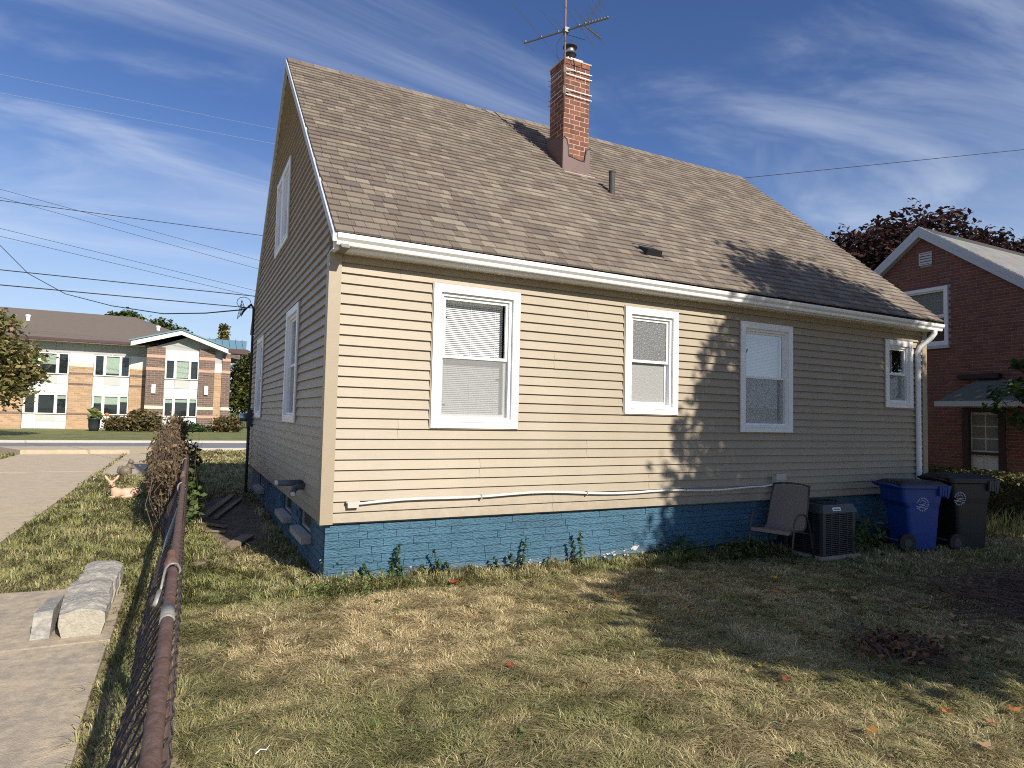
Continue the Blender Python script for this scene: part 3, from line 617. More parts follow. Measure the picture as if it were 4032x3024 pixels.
# plumbing vent and box vent on the roof
m = MB(); m.lathe([(.050, 5.0 - .05), (.050, 5.43), (.056, 5.43), (.056, 5.455), (.04, 5.455), (.04, 5.40)], (4.47, 1.734, 0), 14); obj('plumbing_vent', m, MT['darkpipe'], roof, False)
m = MB(); c = Vector((4.47, 1.70, roofz(1.70))); ax = [Vector((.15, 0, 0)), SL * .17]
m.hexa([tuple(c + ax[0] * a + ax[1] * b + NR * h) for h in (.012, .018) for a, b in ((-1, -1), (1, -1), (1, 1), (-1, 1))]); obj('vent_flashing', m, MT['shingle'] if False else MT['flash'], roof)
m = MB(); c = Vector((4.02, .27, roofz(.27)))
m.hexa([tuple(c + Vector((.13, 0, 0)) * a + SL * .12 * b + NR * h) for h, k2 in ((.01, 1),) for a, b in ((-1, -1), (1, -1), (1, 1), (-1, 1))] + [tuple(c + Vector((.115, 0, 0)) * a + SL * .10 * b + NR * (.095 if b < 0 else .035)) for a, b in ((-1, -1), (1, -1), (1, 1), (-1, 1))])
m.hexa([tuple(c + Vector((.19, 0, 0)) * a + SL * .19 * b + NR * h) for h in (.012, .017) for a, b in ((-1, -1), (1, -1), (1, 1), (-1, 1))]); obj('box_vent', m, MT['black'], roof)

# --- chimney
mb = MB(); mb.box(CHX0 + .0025, CHX1 - .0025, CHY0 + .0025, CHY1 - .0025, 4.8, 7.355); chim = obj('chimney', mb, MT['mortar'], house)
z = 7.36; k = 0; CB = .0805
while z > 5.3:
    z0 = z - CB + .012; odd = k % 2; prot = .012 if k < 1 else 0.0
    for face in range(4):
        Lf = (CHX1 - CHX0) if face in (0, 2) else (CHY1 - CHY0); u = 0.0; first = .2 if (odd + face) % 2 else .105
        while u < Lf - .02:
            ln = min(first if u == 0 else .2, Lf - u)
            if Lf - u - ln < .05: ln = Lf - u
            a, b = u + .006, u + ln - .006; j = random.uniform(-.002, .003) + prot
            m = MB()
            if face == 0: m.box(CHX0 + a, CHX0 + b, CHY0 - j, CHY0 + .05, z0, z)
            elif face == 1: m.box(CHX0 - j, CHX0 + .05, CHY0 + .002 + a, CHY0 - .002 + b, z0 + .0005, z - .0005)
            elif face == 2: m.box(CHX0 + a, CHX0 + b, CHY1 - .05, CHY1 + j, z0, z)
            else: m.box(CHX1 - .05, CHX1 + j, CHY0 + .002 + a, CHY0 - .002 + b, z0 + .0005, z - .0005)
            if face in (0, 1) or (z > 6.6 and k % 1 == 0 and face == 3): obj('brick', m, MT['brick'], chim)
            u += ln
    z -= CB; k += 1
m = MB(); m.box(CHX0 - .02, CHX1 + .02, CHY0 - .02, CHY1 + .02, 7.362, 7.385); obj('crown', m, MT['mortar'], chim)
# flashing: apron with raised corners, black tar line, stepped side
zf = roofz(CHY0); y = CHY0 - .014
def fl(poly, mat_, name, yy=y, t=.008): m = MB(); m.prism([(a, yy, b) for a, b in poly], (0, -t, 0)); return obj(name, m, mat_, chim)
x0, x1 = CHX0 - .012, CHX1 + .012
fl([(x0, zf - .02), (x1, zf - .02), (x1, zf + .43), (x1 - .06, zf + .40), (x1 - .085, zf + .30), (x1 - .10, zf + .20), (x0 + .10, zf + .23), (x0 + .085, zf + .40), (x0 + .05, zf + .50), (x0, zf + .53)], MT['flash'], 'flashing')
m = MB(); m.tube([(x0 + .01, y - .006, zf + .535), (x0 + .06, y - .006, zf + .50), (x0 + .09, y - .006, zf + .40), (x0 + .10, y - .006, zf + .235), (x0 + .2, y - .006, zf + .22), (x1 - .2, y - .006, zf + .20), (x1 - .1, y - .006, zf + .195), (x1 - .08, y - .006, zf + .31), (x1 - .06, y - .006, zf + .40), (x1, y - .006, zf + .435)], .011, 6); obj('tar_seal', m, MT['tar'], chim)
m = MB(); m.prism([(CHX0 - .012, CHY0 - .02, zf - .05), (CHX0 - .012, CHY1 + .03, roofz(CHY1) - .05), (CHX0 - .012, CHY1 + .03, roofz(CHY1) + .30), (CHX0 - .012, CHY1 - .15, roofz(CHY1) + .22), (CHX0 - .012, CHY0 - .02, zf + .48)], (-.008, 0, 0)); obj('side_flashing', m, MT['flash'], chim)
m = MB(); m.hexa([tuple(Vector((xx, CHY0, zf)) + SL * b + NR * h) for h in (.013, .018) for xx, b in ((x0 - .01, -.13), (x1 + .08, -.13), (x1 + .03, .03), (x0 - .01, .03))]); obj('apron_flashing', m, mat('pink_metal', (.42, .30, .25), .6), chim)
# chimney cap
m = MB(); m.box(3.98, 4.28, 2.33, 2.63, 7.385, 7.47); cap = obj('chimney_cap', m, MT['galv'], chim)
m = MB(); m.lathe([(.085, 7.47), (.085, 7.60), (.11, 7.60), (.11, 7.61), (.075, 7.615)], (4.12, 2.48, 0), 18); obj('flue_collar', m, MT['darkpipe'], cap, True)
m = MB(); m.lathe([(.075, 7.61), (.075, 7.72), (.07, 7.72)], (4.12, 2.48, 0), 18); obj('flue_pipe', m, MT['galv'], cap, True)
m = MB(); m.lathe([(.12, 7.725), (.125, 7.735), (.04, 7.775), (.01, 7.78)], (4.12, 2.48, 0), 18); obj('rain_hood', m, MT['darkpipe'], cap, True)

# --- wall fixtures
m = MB(); cp = [(.20 + i * (5.85 / 24), -.045, .705 + .045 * math.sin(math.pi * min(1, i / 14)) * .9 + (.012 * math.sin(i * .9))) for i in range(25)]; cp[-1] = (6.0, -.045, .74)
m.tube(cp, .0135, 8); obj('conduit', m, MT['conduit'], house, True)
m = MB(); m.box(.13, .235, -.075, -.012, .675, .735); m.box(.118, .247, -.072, -.02, .722, .738); obj('junction_box', m, MT['jbox'], house)
for x in (1.55, 2.9, 4.4): m = MB(); i = int((x - .2) / (5.85 / 24)); zz = cp[i][2]; m.box(x - .008, x + .008, -.062, -.012, zz - .022, zz + .022); obj('conduit_clamp', m, MT['oldgalv'], house)
m = MB(); m.box(5.99, 6.17, -.085, -.012, .66, .87); jb = obj('disconnect_box', m, MT['jbox'], house)
m = MB(); m.box(5.98, 6.18, -.10, -.086, .80, .885); m.box(6.08, 6.15, -.105, -.0862, .755, .785); obj('lid', m, MT['jbox'], jb)
m = MB(); m.tube([(6.06, -.06, .66), (6.07, -.10, .5), (6.2, -.2, .3)], .016, 8); obj('whip', m, MT['black'], house, True)
m = MB(); m.tube([(GX - .01, 1.13, .805), (-.40, 1.13, .805)], .034, 12); obj('vent_pipe', m, MT['greypvc'], house, True)
m = MB(); m.tube([(GX - .01, 1.0, .775), (-.17, 1.0, .775), (-.215, .97, .76), (-.235, .92, .735), (-.24, .88, .715)], .034, 12); obj('vent_pipe', m, MT['greypvc'], house, True)
m = MB(); m.tube([(-.2405, .8795, .7145), (-.2415, .8755, .712)], .028, 12); obj('pipe_mouth', m, MT['white'], house)
m = MB(); m.tube([(-.165, 7.45, -.1), (-.165, 7.45, 1.3)], .028, 10); m.tube([(-.165, 7.45, 1.6), (-.165, 7.45, 3.66), (-.22, 7.40, 3.72), (-.27, 7.37, 3.66)], .024, 10); mastp = obj('service_mast', m, MT['darkpipe'], house, True)
m = MB(); m.box(-.20, -.105, 7.33, 7.57, 1.28, 1.62); em = obj('electric_meter', m, MT['darkpipe'], house)
m = MB(); m.tube([(-.20, 7.45, 1.46), (-.33, 7.45, 1.46), (-.345, 7.45, 1.46)], [.085, .08, .06], 16); obj('meter_glass', m, MT['galv'], em, True)
m = MB()
for i in range(5): a = [(-.27, 7.37, 3.66), (-.36 - .03 * i, 7.3 - .02 * i, 3.58 - .05 * i), (-.40, 7.28, 3.45 + .08 * i), (-.33, 7.32, 3.60)]; m.tube(a, .008, 5)
m.tube([(-.36 + .13 * math.cos(t), 7.3, 3.73 + .11 * math.sin(t)) for t in [i * .55 for i in range(11)]], .006, 5)
obj('service_splice', m, MT['cable'], mastp)

# ================================================================== ANTENNA (strapped to the chimney)
ant = thing('tv_antenna', 'grey rooftop television antenna on a rusty mast strapped to the chimney', 'antenna', (3.853, 2.205, 6.46))
m = MB(); m.tube([(3.853, 2.205, 6.46), (3.853, 2.205, 8.9)], .017, 8); obj('mast', m, MT['mast'], ant, True)
bz = 7.80; bc = Vector((3.87, 2.205, bz)); bd = Vector((.82, -1.23, 0)).normalized(); ed = Vector((-bd.y, bd.x, 0)); ed = -ed if ed.x < 0 else ed
m = MB(); m.tube([bc - bd * .77, bc + bd * .72], .017, 6); m.box(3.83, 3.91, 2.17, 2.24, bz - .04, bz + .04); obj('boom', m, MT['anten'], ant)
def element(pos, l0, l1, r=.0042, dz=0.02):
    c = bc + bd * pos + Vector((0, 0, dz)); m = MB(); m.tube([c - ed * l0, c + ed * l1], r, 6); m.ball(tuple(c), .02, 6, 5); obj('element', m, MT['anten'], ant)
for pos, l0, l1 in ((-.74, .02, .33), (-.45, .98, .72), (-.14, .62, .10), (-.05, .36, .36), (.22, .74, .70), (.33, .42, .42)): element(pos, l0, l1)
for i in range(7): element(.40 + .05 * i, .075, .075, .003, .012)
for sg in (1, -1):
    a0 = bc + bd * .30; a1 = a0 + bd * .30 + Vector((0, 0, .30 * sg)); m = MB(); m.tube([a0, a1], .012, 6); arm = obj('reflector_arm', m, MT['anten'], ant)
    m = MB()
    for i in range(5): c = a0.lerp(a1, .15 + .2 * i); m.tube([c - ed * .22, c + ed * .22], .0028, 5)
    obj('reflector_rod', m, MT['anten'], arm)
for zz in (7.20, 7.115, 6.86, 6.775):
    m = MB(); t = .006; xa, xb, ya, yb2 = CHX0 - .022, CHX1 + .022, CHY0 - .022, CHY1 + .022; q = .0055
    m.box(xa, xb, ya - t, ya, zz - q, zz + q); m.box(xa, xb, yb2, yb2 + t, zz - q, zz + q); m.box(xa - t, xa, ya - t, yb2 + t, zz - q, zz + q); m.box(xb, xb + t, ya - t, yb2 + t, zz - q, zz + q); obj('strap', m, MT['strap'], ant)
for zz in (7.16, 6.82):
    m = MB(); m.box(3.83, 3.88, 2.19, 2.26, zz - .06, zz + .06); m.box(3.865, 3.96, 2.215, 2.229, zz - .015, zz + .015); obj('mount_bracket', m, MT['mast'], ant)
m = MB(); m.tube([(3.84, 2.22, 7.75), (3.76, 2.30, 7.6), (3.80, 2.35, 7.42), (3.83, 2.24, 7.2)], .005, 5); m.tube([(3.85, 2.2, 7.73), (4.15, 2.05, 7.64)], .004, 5); obj('feed_cable', m, MT['cable'], ant)

# ================================================================== OVERHEAD WIRES
def wire(label, pts, r, m_=None, n=5): m = MB(); m.tube(pts, r, n); tag(obj('power_line', m, m_ or MT['cable']), label, 'wire', 'overhead wires')
def sag(a, b, s, n=24): a, b = Vector(a), Vector(b); return [tuple(a.lerp(b, i / n) - Vector((0, 0, s * 4 * (i / n) * (1 - i / n)))) for i in range(n + 1)]
wire('thick black cable over the road, lowest of the straight wires', sag((-40, 24, 6.3), (40, 24, 6.25), .12), .022)
wire('thick black cable over the road, second from the lowest', sag((-40, 24, 6.95), (40, 24, 6.55), .05), .02)
wire('dark cable crossing the pale sky well above the school roof', sag((-40, 24, 9.2), (40, 24, 9.7), .0), .014)
wire('pale thin wire high against the blue sky, lower of two', sag((-40, 24, 13.0), (40, 24, 14.4), .0), .006, MT['palecable'])
wire('pale thin wire high against the blue sky, upper of two', sag((-40, 24, 13.8), (40, 24, 15.0), .0), .005, MT['palecable'])
wire('faint grey wire slanting down to the right, topmost of the slanting ones', [(-30, 40, 17.2), (9, 40, 10.85)], .012)
wire('faint grey wire slanting down to the right, second of the slanting ones', [(-30, 40, 16.9), (9, 40, 10.2)], .012)
wire('grey wire slanting down to the right just above the thick cables', [(-30, 40, 14.7), (9, 40, 8.8)], .013)
wire('grey wire slanting down to the right, lowest of the slanting ones', [(-30, 40, 14.2), (9, 40, 8.4)], .013)
wire('twisted service cable sagging from the left to the house mast', [(-11.5, 33, 11.2), (-8.31, 26.1, 8.1), (-6.57, 22, 6.37), (-4.9, 18.4, 5.22), (-3.29, 14.8, 4.47), (-1.9, 11.5, 3.93), (-1.0, 9.3, 3.73), (-.33, 7.33, 3.60)], .013, n=6)
wire('single dark wire running right from behind the roof ridge', sag((9, 16, 9.9), (60, -10.4, 17.05), .0), .012)

# ================================================================== CHAIN-LINK FENCE
FX = -1.335; FZ = .84; fence = thing('chain_link_fence', 'rusty chain-link fence with pipe top rail between lawn and path', 'fence', (FX, 0, gz(FX)))
def rail_x(y): return FX + .0083 * (y + 4.6)
m = MB(); pth = [(rail_x(y), y, FZ + .006 * math.sin(y * .8)) for y in np.arange(-7.4, 9.3, .6)]; m.tube(pth, .0215, 14); obj('top_rail', m, MT['rust'], fence, True)
for y in (-3.66, .75): m = MB(); m.tube([(rail_x(y), y - .05, FZ + .001), (rail_x(y), y + .09, FZ + .001)], .0245, 14); m.tube([(rail_x(y), y - .056, FZ + .001), (rail_x(y), y - .048, FZ + .001)], .0262, 14); obj('rail_sleeve', m, MT['rust' if y > 0 else 'oldgalv'], fence, True)
for y in (-6.6, -2.86, 1.5, 6.4, 9.2):
    m = MB(); x = rail_x(y) - .01; m.tube([(x, y, -.3), (x, y, FZ + .0)], .024, 12); p = obj('post', m, MT['rust'], fence, True)
    m = MB(); m.lathe([(.030, FZ - .02), (.032, FZ + .02), (.024, FZ + .045), (.018, FZ + .055), (.020, FZ + .07), (.012, FZ + .085), (.002, FZ + .088)], (x, y, 0), 12); obj('post_cap', m, MT['rust'], p, True)
# galvanised fork band and brace pipe on the path side
y = -2.95; m = MB(); x = rail_x(y)
m.tube([(x - .046, y - .13, FZ - .06), (x - .036, y - .05, FZ - .005), (x - .031, y + .0, FZ + .018), (x - .018, y + .03, FZ + .03), (x, y + .038, FZ + .033), (x + .018, y + .028, FZ + .03), (x + .029, y - .01, FZ + .015), (x + .030, y - .06, FZ - .01)], .0055, 8); obj('fork_band', m, MT['oldgalv'], fence, True)
m = MB(); m.tube([(x - .046, y - .12, FZ - .05), (x - .056, y - .19, FZ - .095)], [.012, .016], 12); obj('band_cup', m, MT['oldgalv'], fence, True)
m = MB(); m.tube([(-1.40, -2.0, .62), (-1.375, -1.2, .68), (-1.305, .2, .75), (-1.295, 6.2, .80)], .0135, 10); obj('brace_pipe', m, MT['oldgalv'], fence, True)
for y in (.9, 4.4): m = MB(); m.tube([(rail_x(y) + .035 * math.cos(t) - .012, y, FZ - .03 + .05 * math.sin(t)) for t in [i * .5 for i in range(14)]], .008, 6); obj('rail_band', m, MT['oldgalv'], fence, True)
# woven wire, slack and leaning towards the path
m = MB(); pitch_ = .058; y = -7.2; j = 0
while y < 6.0:
    r_ = .0038 if y < -1 else .004; pts = []; nz_ = 15
    for k in range(nz_ + 1):
        z = FZ + .012 - k * pitch_; t = (FZ + .012 - z); bulge = .020 * math.sin(y * 2.3 + z * 4) + .012 * math.sin(y * 5.1)
        x = rail_x(y) + .036 - .060 * max(0, min(1, (t - .05) / .12)) - (.105 + .02 * math.sin(y * 1.7)) * max(0, math.sin(math.pi * min(1, max(0, t - .06) / .85))) ** .8 + bulge * min(1, 2 * t) + (.007 if k % 2 else -.007)
        pts.append((x, y + (pitch_ * .5 if (k + j) % 2 else -pitch_ * .5), z))
    m.tube(pts, r_, 4, False); m.tube([pts[0], (pts[0][0] + .008, pts[0][1] + .012, FZ + .022), (pts[0][0] + .004, pts[0][1] + .026, FZ + .004)], r_, 4, False)
    y += pitch_; j += 1
tag(obj('wire_mesh', m, MT['wire'], fence), kind='stuff')

# ================================================================== STACKED BLOCKS ON THE PATH
zt = ZL + .035
def block(label, cx, y0, y1, hw, h, tilt):
    t = thing('wall_block', label, 'block', (cx, (y0 + y1) / 2, zt), 'concrete wall blocks on the path'); m = MB(); n = 8
    rings = []
    for q in range(4):
        y = y0 + (y1 - y0) * q / 3; hh = h * (.74 + .32 * math.sin(math.pi * (.14 + .72 * q / 3))) + tilt * (q / 3); w = hw * (1 - .05 * abs(q - 1.5))
        prof = [(-w * .80, 0), (-w, hh * .55), (-w * .93, hh * .93), (-w * .45, hh * 1.03), (0, hh * 1.05), (w * .5, hh * 1.02), (w * .95, hh * .9), (w, hh * .5), (w * .80, 0)]
        rings.append(m.vs([(cx + a + random.uniform(-.006, .006), y + random.uniform(-.008, .008), zt + b + (random.uniform(-.008, .008) if b > 0 else .001)) for a, b in prof]))
    N_ = 9
    for q in range(3):
        for a in range(N_ - 1): m.face([rings[q] + a, rings[q] + a + 1, rings[q + 1] + a + 1, rings[q + 1] + a])
    m.face([rings[3] + a for a in range(N_)]); o = obj('block_body', m, MT['block'], t)
    sb_ = o.modifiers.new('sub', 'SUBSURF'); sb_.subdivision_type = 'SIMPLE'; sb_.levels = 3; sb_.render_levels = 4
    tx = bpy.data.textures.get('rough_stone') or bpy.data.textures.new('rough_stone', 'CLOUDS'); tx.noise_scale = .05; tx.noise_depth = 4
    dp = o.modifiers.new('rough', 'DISPLACE'); dp.texture = tx; dp.strength = .022; dp.texture_coords = 'GLOBAL'; dp.mid_level = .55
    m = MB(); f = [m_ for m_ in o.data.vertices][:9]; pts = [tuple(v.co) for v in f]; m.poly([(p[0], p[1] - .001, p[2]) for p in pts][::-1]); obj('split_face', m, MT['blockface'], t)
    return t
block('pale concrete wall block at the near end of the path row', -1.885, -.88, -.50, .155, .20, .03)
block('grey concrete wall block second from the near end of the path row', -1.90, -.47, -.14, .155, .215, .035)
block('grey concrete wall block third from the near end of the path row', -1.885, -.11, .18, .150, .22, .03)
block('grey concrete wall block at the far end of the path row', -1.875, .21, .56, .150, .235, .0)
t = thing('leaning_slab', 'narrow grey concrete slab leaning beside the near wall block', 'slab', (-2.11, -.8, zt)); m = MB()
m.hexa([(-2.185, -.84, zt), (-2.075, -.84, zt), (-2.065, -.33, zt), (-2.165, -.33, zt), (-2.175, -.79, zt + .17), (-2.065, -.79, zt + .18), (-2.06, -.36, zt + .18), (-2.155, -.36, zt + .165)]); obj('slab_body', m, MT['block'], t)

# ================================================================== GARDEN STATUES
def remeshed(name, mb, mat_, parent, vox, colorize=None):
    o = obj(name, mb, mat_, parent, True); md = o.modifiers.new('remesh', 'REMESH'); md.mode = 'VOXEL'; md.voxel_size = vox; md.use_smooth_shade = True
    sm = o.modifiers.new('smooth', 'SMOOTH'); sm.iterations = 4; sm.factor = .5
    return o
dz = gz(-2.3); dxx, dyy = -2.26, 7.32
deer = thing('fawn_statue', 'tan and cream fawn statue lying on the grass with ears raised', 'statue', (dxx, dyy, dz))
m = MB(); P = lambda x, y, z: (dxx + x, dyy + y, dz + z)
m.ball(P(.10, 0, .10), (.20, .10, .095), 14, 9); m.ball(P(.20, 0, .115), (.10, .095, .095), 12, 8); m.ball(P(-.08, 0, .10), (.10, .085, .10), 12, 8)
m.tube([P(-.10, 0, .12), P(-.14, 0, .19), P(-.165, -.005, .265)], [.068, .05, .043], 12)
m.ball(P(-.17, -.01, .29), (.048, .058, .045), 12, 8); m.tube([P(-.17, -.03, .28), P(-.175, -.085, .262), P(-.176, -.105, .258)], [.038, .027, .018], 10)
for sg in (-1, 1): m.tube([P(-.17 + sg * .03, 0, .32), P(-.17 + sg * .075, 0, .365), P(-.17 + sg * .10, 0, .41), P(-.17 + sg * .105, 0, .43)], [.014, .027, .02, .005], 8)
m.tube([P(-.10, -.09, .04), P(-.20, -.12, .03), P(-.12, -.15, .025)], [.035, .028, .022], 8); m.tube([P(.16, -.09, .06), P(.02, -.13, .035), P(-.02, -.13, .03)], [.05, .028, .022], 8); m.ball(P(.30, 0, .11), (.03, .02, .025), 8, 6)
me_ = obj('body', m, mat('fawn_paint', (.58, .36, .23), .55, .10, 9, col2=(.66, .47, .33), lo=.35, hi=.75), deer, True); md = me_.modifiers.new('r', 'REMESH'); md.mode = 'VOXEL'; md.voxel_size = .009; md.use_smooth_shade = True
m = MB(); m.ball(P(-.205, -.048, .298), .008, 6, 5); m.ball(P(-.137, -.048, .298), .008, 6, 5); m.ball(P(-.176, -.115, .262), .011, 6, 5); obj('eyes_and_nose', m, MT['black'], deer)
m = MB(); m.tube([P(-.155 + .052 * math.cos(a), .056 * math.sin(a), .215 + .012 * math.cos(a)) for a in [i * .4 for i in range(17)]], .009, 6); obj('collar', m, MT['maroon'], deer)
sx_, sy_ = -2.48, 11.6; dz2 = gz(-2.4) + .0
sq = thing('squirrel_statue', 'brown squirrel statue sitting upright at the grass edge by the driveway', 'statue', (sx_, sy_, dz2)); P = lambda x, y, z: (sx_ + x, sy_ + y, dz2 + z)
m = MB(); m.ball(P(-.03, 0, .13), (.14, .11, .13), 14, 9); m.ball(P(.04, -.01, .24), (.075, .07, .10), 12, 8); m.ball(P(.07, -.02, .355), (.065, .06, .055), 12, 8); m.ball(P(.12, -.03, .34), (.03, .03, .025), 8, 6)
for sg in (-1, 1): m.ball(P(.05, -.02 + sg * .04, .41), (.016, .012, .03), 8, 6); m.tube([P(.08, sg * .05, .24), P(.13, sg * .04, .20), P(.15, sg * .02, .21)], [.026, .02, .016], 8)
m.tube([P(.02, -.08, .06), P(.12, -.08, .03), P(.17, -.08, .025)], [.05, .03, .02], 8); m.tube([P(-.12, .03, .05), P(-.17, .03, .12), P(-.15, .03, .22), P(-.09, .03, .26)], [.04, .055, .05, .02], 10)
o = obj('body', m, MT['squirrel'], sq, True); md = o.modifiers.new('r', 'REMESH'); md.mode = 'VOXEL'; md.voxel_size = .01; md.use_smooth_shade = True

# ================================================================== PLANKS BY THE GABLE WALL
def plank(label, a, b, w, th, zoff):
    A, B = Vector((*a, gz(a[0]) + zoff)), Vector((*b, gz(b[0]) + zoff + .01)); d = (B - A).normalized(); s = Vector((-d.y, d.x, 0)) * w / 2
    m = MB(); m.hexa([tuple(p) for p in (A - s, A + s, B + s, B - s)] + [tuple(p + Vector((0, 0, th))) for p in (A - s * .96, A + s * .97, B + s * .98, B - s)]); tag(obj('plank', m, MT['wood']), label, 'plank', 'weathered planks on the dirt')
plank('weathered plank nearest the camera on sunlit dirt by fence', (-1.12, 1.2), (-.5, 2.75), .16, .03, .012)
plank('dark plank lying in the house shadow beside the fence', (-.98, 4.6), (-.42, 7.2), .11, .03, .012)
plank('thin plank in the house shadow parallel to its neighbour', (-.82, 4.4), (-.30, 6.6), .07, .035, .013)
plank('short pale board at the shadow edge near the fence', (-1.1, 4.15), (-.72, 3.55), .07, .02, .012)
plank('short pale board lying just beyond the lit plank', (-1.08, 3.4), (-.74, 3.15), .05, .02, .012)
plank('pale flat board at the far end of the dirt', (-.62, 8.6), (-.18, 8.4), .14, .03, .012)

# ================================================================== AIR CONDITIONER
ax0, ax1, ay0, ay1 = 6.06, 6.70, -.76, -.16; az = gz(6.3); aw = thing('air_conditioner', 'dark grey outdoor air conditioner unit against the blue foundation', 'air conditioner', (6.38, -.46, az))
m = MB(); m.box(ax0 - .05, ax1 + .05, ay0 - .05, ay1 + .05, az - .1, az + .05); obj('base_pad', m, MT['oldconc'], aw)
m = MB(); m.box(ax0 + .04, ax1 - .04, ay0 + .04, ay1 - .04, az + .052, az + .60); obj('coil', m, MT['black'], aw)
for (x, y) in ((ax0, ay0), (ax1, ay0), (ax0, ay1), (ax1, ay1)):
    sx = 1 if x == ax0 else -1; sy = 1 if y == ay0 else -1; m = MB(); m.box(min(x, x + sx * .055), max(x, x + sx * .055), min(y, y + sy * .055), max(y, y + sy * .055), az + .051, az + .60); obj('corner_rail', m, MT['ac'], aw)
for i in range(22):
    z = az + .065 + i * .0245
    m = MB()
    for (x0, x1, y0, y1) in ((ax0 + .057, ax1 - .057, ay0 + .006, ay0 + .03), (ax0 + .006, ax0 + .03, ay0 + .057, ay1 - .057), (ax1 - .03, ax1 - .006, ay0 + .057, ay1 - .057)): m.box(x0, x1, y0, y1, z, z + .011)
    obj('louvre', m, MT['ac'], aw)
for u in (.25, .5, .75):
    m = MB(); x = ax0 + (ax1 - ax0) * u; m.box(x - .006, x + .006, ay0 + .002, ay0 + .034, az + .055, az + .598); y = ay0 + (ay1 - ay0) * u; m.box(ax0 + .002, ax0 + .034, y - .006, y + .006, az + .055, az + .598); obj('stiffener', m, MT['ac'], aw)
m = MB(); q = .02; m.hexa([(ax0 - q, ay0 - q, az + .601), (ax1 + q, ay0 - q, az + .601), (ax1 + q, ay1 + q, az + .601), (ax0 - q, ay1 + q, az + .601), (ax0 + .02, ay0 + .02, az + .705), (ax1 - .02, ay0 + .02, az + .705), (ax1 - .02, ay1 - .02, az + .705), (ax0 + .02, ay1 - .02, az + .705)]); top = obj('top_cover', m, MT['ac'], aw)
m = MB(); cx_, cy_ = (ax0 + ax1) / 2, (ay0 + ay1) / 2
for rr_ in (.06, .11, .16, .21, .255): m.tube([(cx_ + rr_ * math.cos(t), cy_ + rr_ * math.sin(t), az + .722) for t in [i * 2 * math.pi / 28 for i in range(29)]], .005, 5, False)
for i in range(8): t = i * math.pi / 4; m.tube([(cx_ + .03 * math.cos(t), cy_ + .03 * math.sin(t), az + .716), (cx_ + .26 * math.cos(t), cy_ + .26 * math.sin(t), az + .712)], .005, 5)
obj('fan_guard', m, MT['black'], top)
m = MB(); xx = ax0 + .18
m.hexa([(xx, ay0 - .0115, az + .628), (xx + .16, ay0 - .0115, az + .628), (xx + .16, ay0, az + .628), (xx, ay0, az + .628), (xx, ay0 - .0005, az + .672), (xx + .16, ay0 - .0005, az + .672), (xx + .16, ay0 + .01, az + .672), (xx, ay0 + .01, az + .672)]); nm = obj('name_plate', m, MT['plate'], aw)
m = MB()
for i in range(9): x = xx + .02 + i * .0135; m.hexa([(x, ay0 - .010, az + .640), (x + .009, ay0 - .010, az + .640), (x + .009, ay0 - .004, az + .640), (x, ay0 - .004, az + .640), (x + .002, ay0 - .0062, az + .656 + .004 * (i % 3 == 0)), (x + .008, ay0 - .0062, az + .656), (x + .008, ay0, az + .656), (x + .002, ay0, az + .656)])
obj('plate_lettering', m, MT['black'], nm)
tb = thing('garden_tool', 'dark plastic handle sticking up behind the patio chair', 'tool', (6.0, -.12, az)); m = MB(); m.tube([(6.30, -.10, az), (6.18, -.11, .45), (6.10, -.12, .58), (6.06, -.125, .70)], [.014, .016, .03, .018], 8); obj('handle', m, MT['black'], tb, True)

# ================================================================== PATIO CHAIR
chair = thing('patio_chair', 'brown sling patio chair with curved metal arms beside the air conditioner', 'chair', (5.55, -.52, gz(5.5)), None, math.atan2(-.30, -.94))
def CH3(f, l, z): return (f, l, z)      # local: +x is the seat front, y sideways
hw = .26
for sg in (-1, 1):
    m = MB(); y = sg * hw
    m.tube([CH3(.33, y * 1.06, 0), CH3(.27, y * 1.05, .30), CH3(.235, y * 1.05, .50), CH3(.18, y * 1.05, .575), CH3(.08, y * 1.05, .605), CH3(-.06, y * 1.05, .60), CH3(-.17, y * 1.05, .55), CH3(-.235, y * 1.05, .46), CH3(-.33, y * 1.06, .20), CH3(-.40, y * 1.06, 0)], .0125, 8); obj('arm_and_legs', m, MT['chairmetal'], chair, True, False)
    m = MB(); m.tube([CH3(.30, y * .97, .385), CH3(.22, y * .95, .415), CH3(-.12, y * .95, .385), CH3(-.19, y * .95, .42), CH3(-.29, y * .93, .68), CH3(-.365, y * .90, .92)], .0115, 8); obj('side_frame', m, MT['chairmetal'], chair, True, False)
m = MB(); prof = [(.31, .375), (.28, .408), (.20, .405), (.05, .385), (-.10, .378), (-.17, .41), (-.22, .52), (-.28, .68), (-.325, .80), (-.37, .925)]; w = hw * .93
for (x0, z0), (x1, z1) in zip(prof, prof[1:]): m.hexa([(x0, -w, z0 - .004), (x0, w, z0 - .004), (x1, w, z1 - .004), (x1, -w, z1 - .004), (x0, -w, z0), (x0, w, z0), (x1, w, z1), (x1, -w, z1)])
obj('sling_seat', m, MT['sling'], chair, False, False)
m = MB(); m.tube([(.25, -hw, .37), (.25, hw, .37)], .011, 8); obj('crossbar', m, MT['chairmetal'], chair, True, False); m = MB(); m.tube([(-.30, -hw, .33), (-.30, hw, .33)], .011, 8); obj('crossbar', m, MT['chairmetal'], chair, True, False); m = MB(); m.tube([(-.372, -w, .925), (-.385, -w * .5, .945), (-.39, 0, .95), (-.385, w * .5, .945), (-.372, w, .925)], .012, 8); obj('top_bar', m, MT['chairmetal'], chair, True, False)

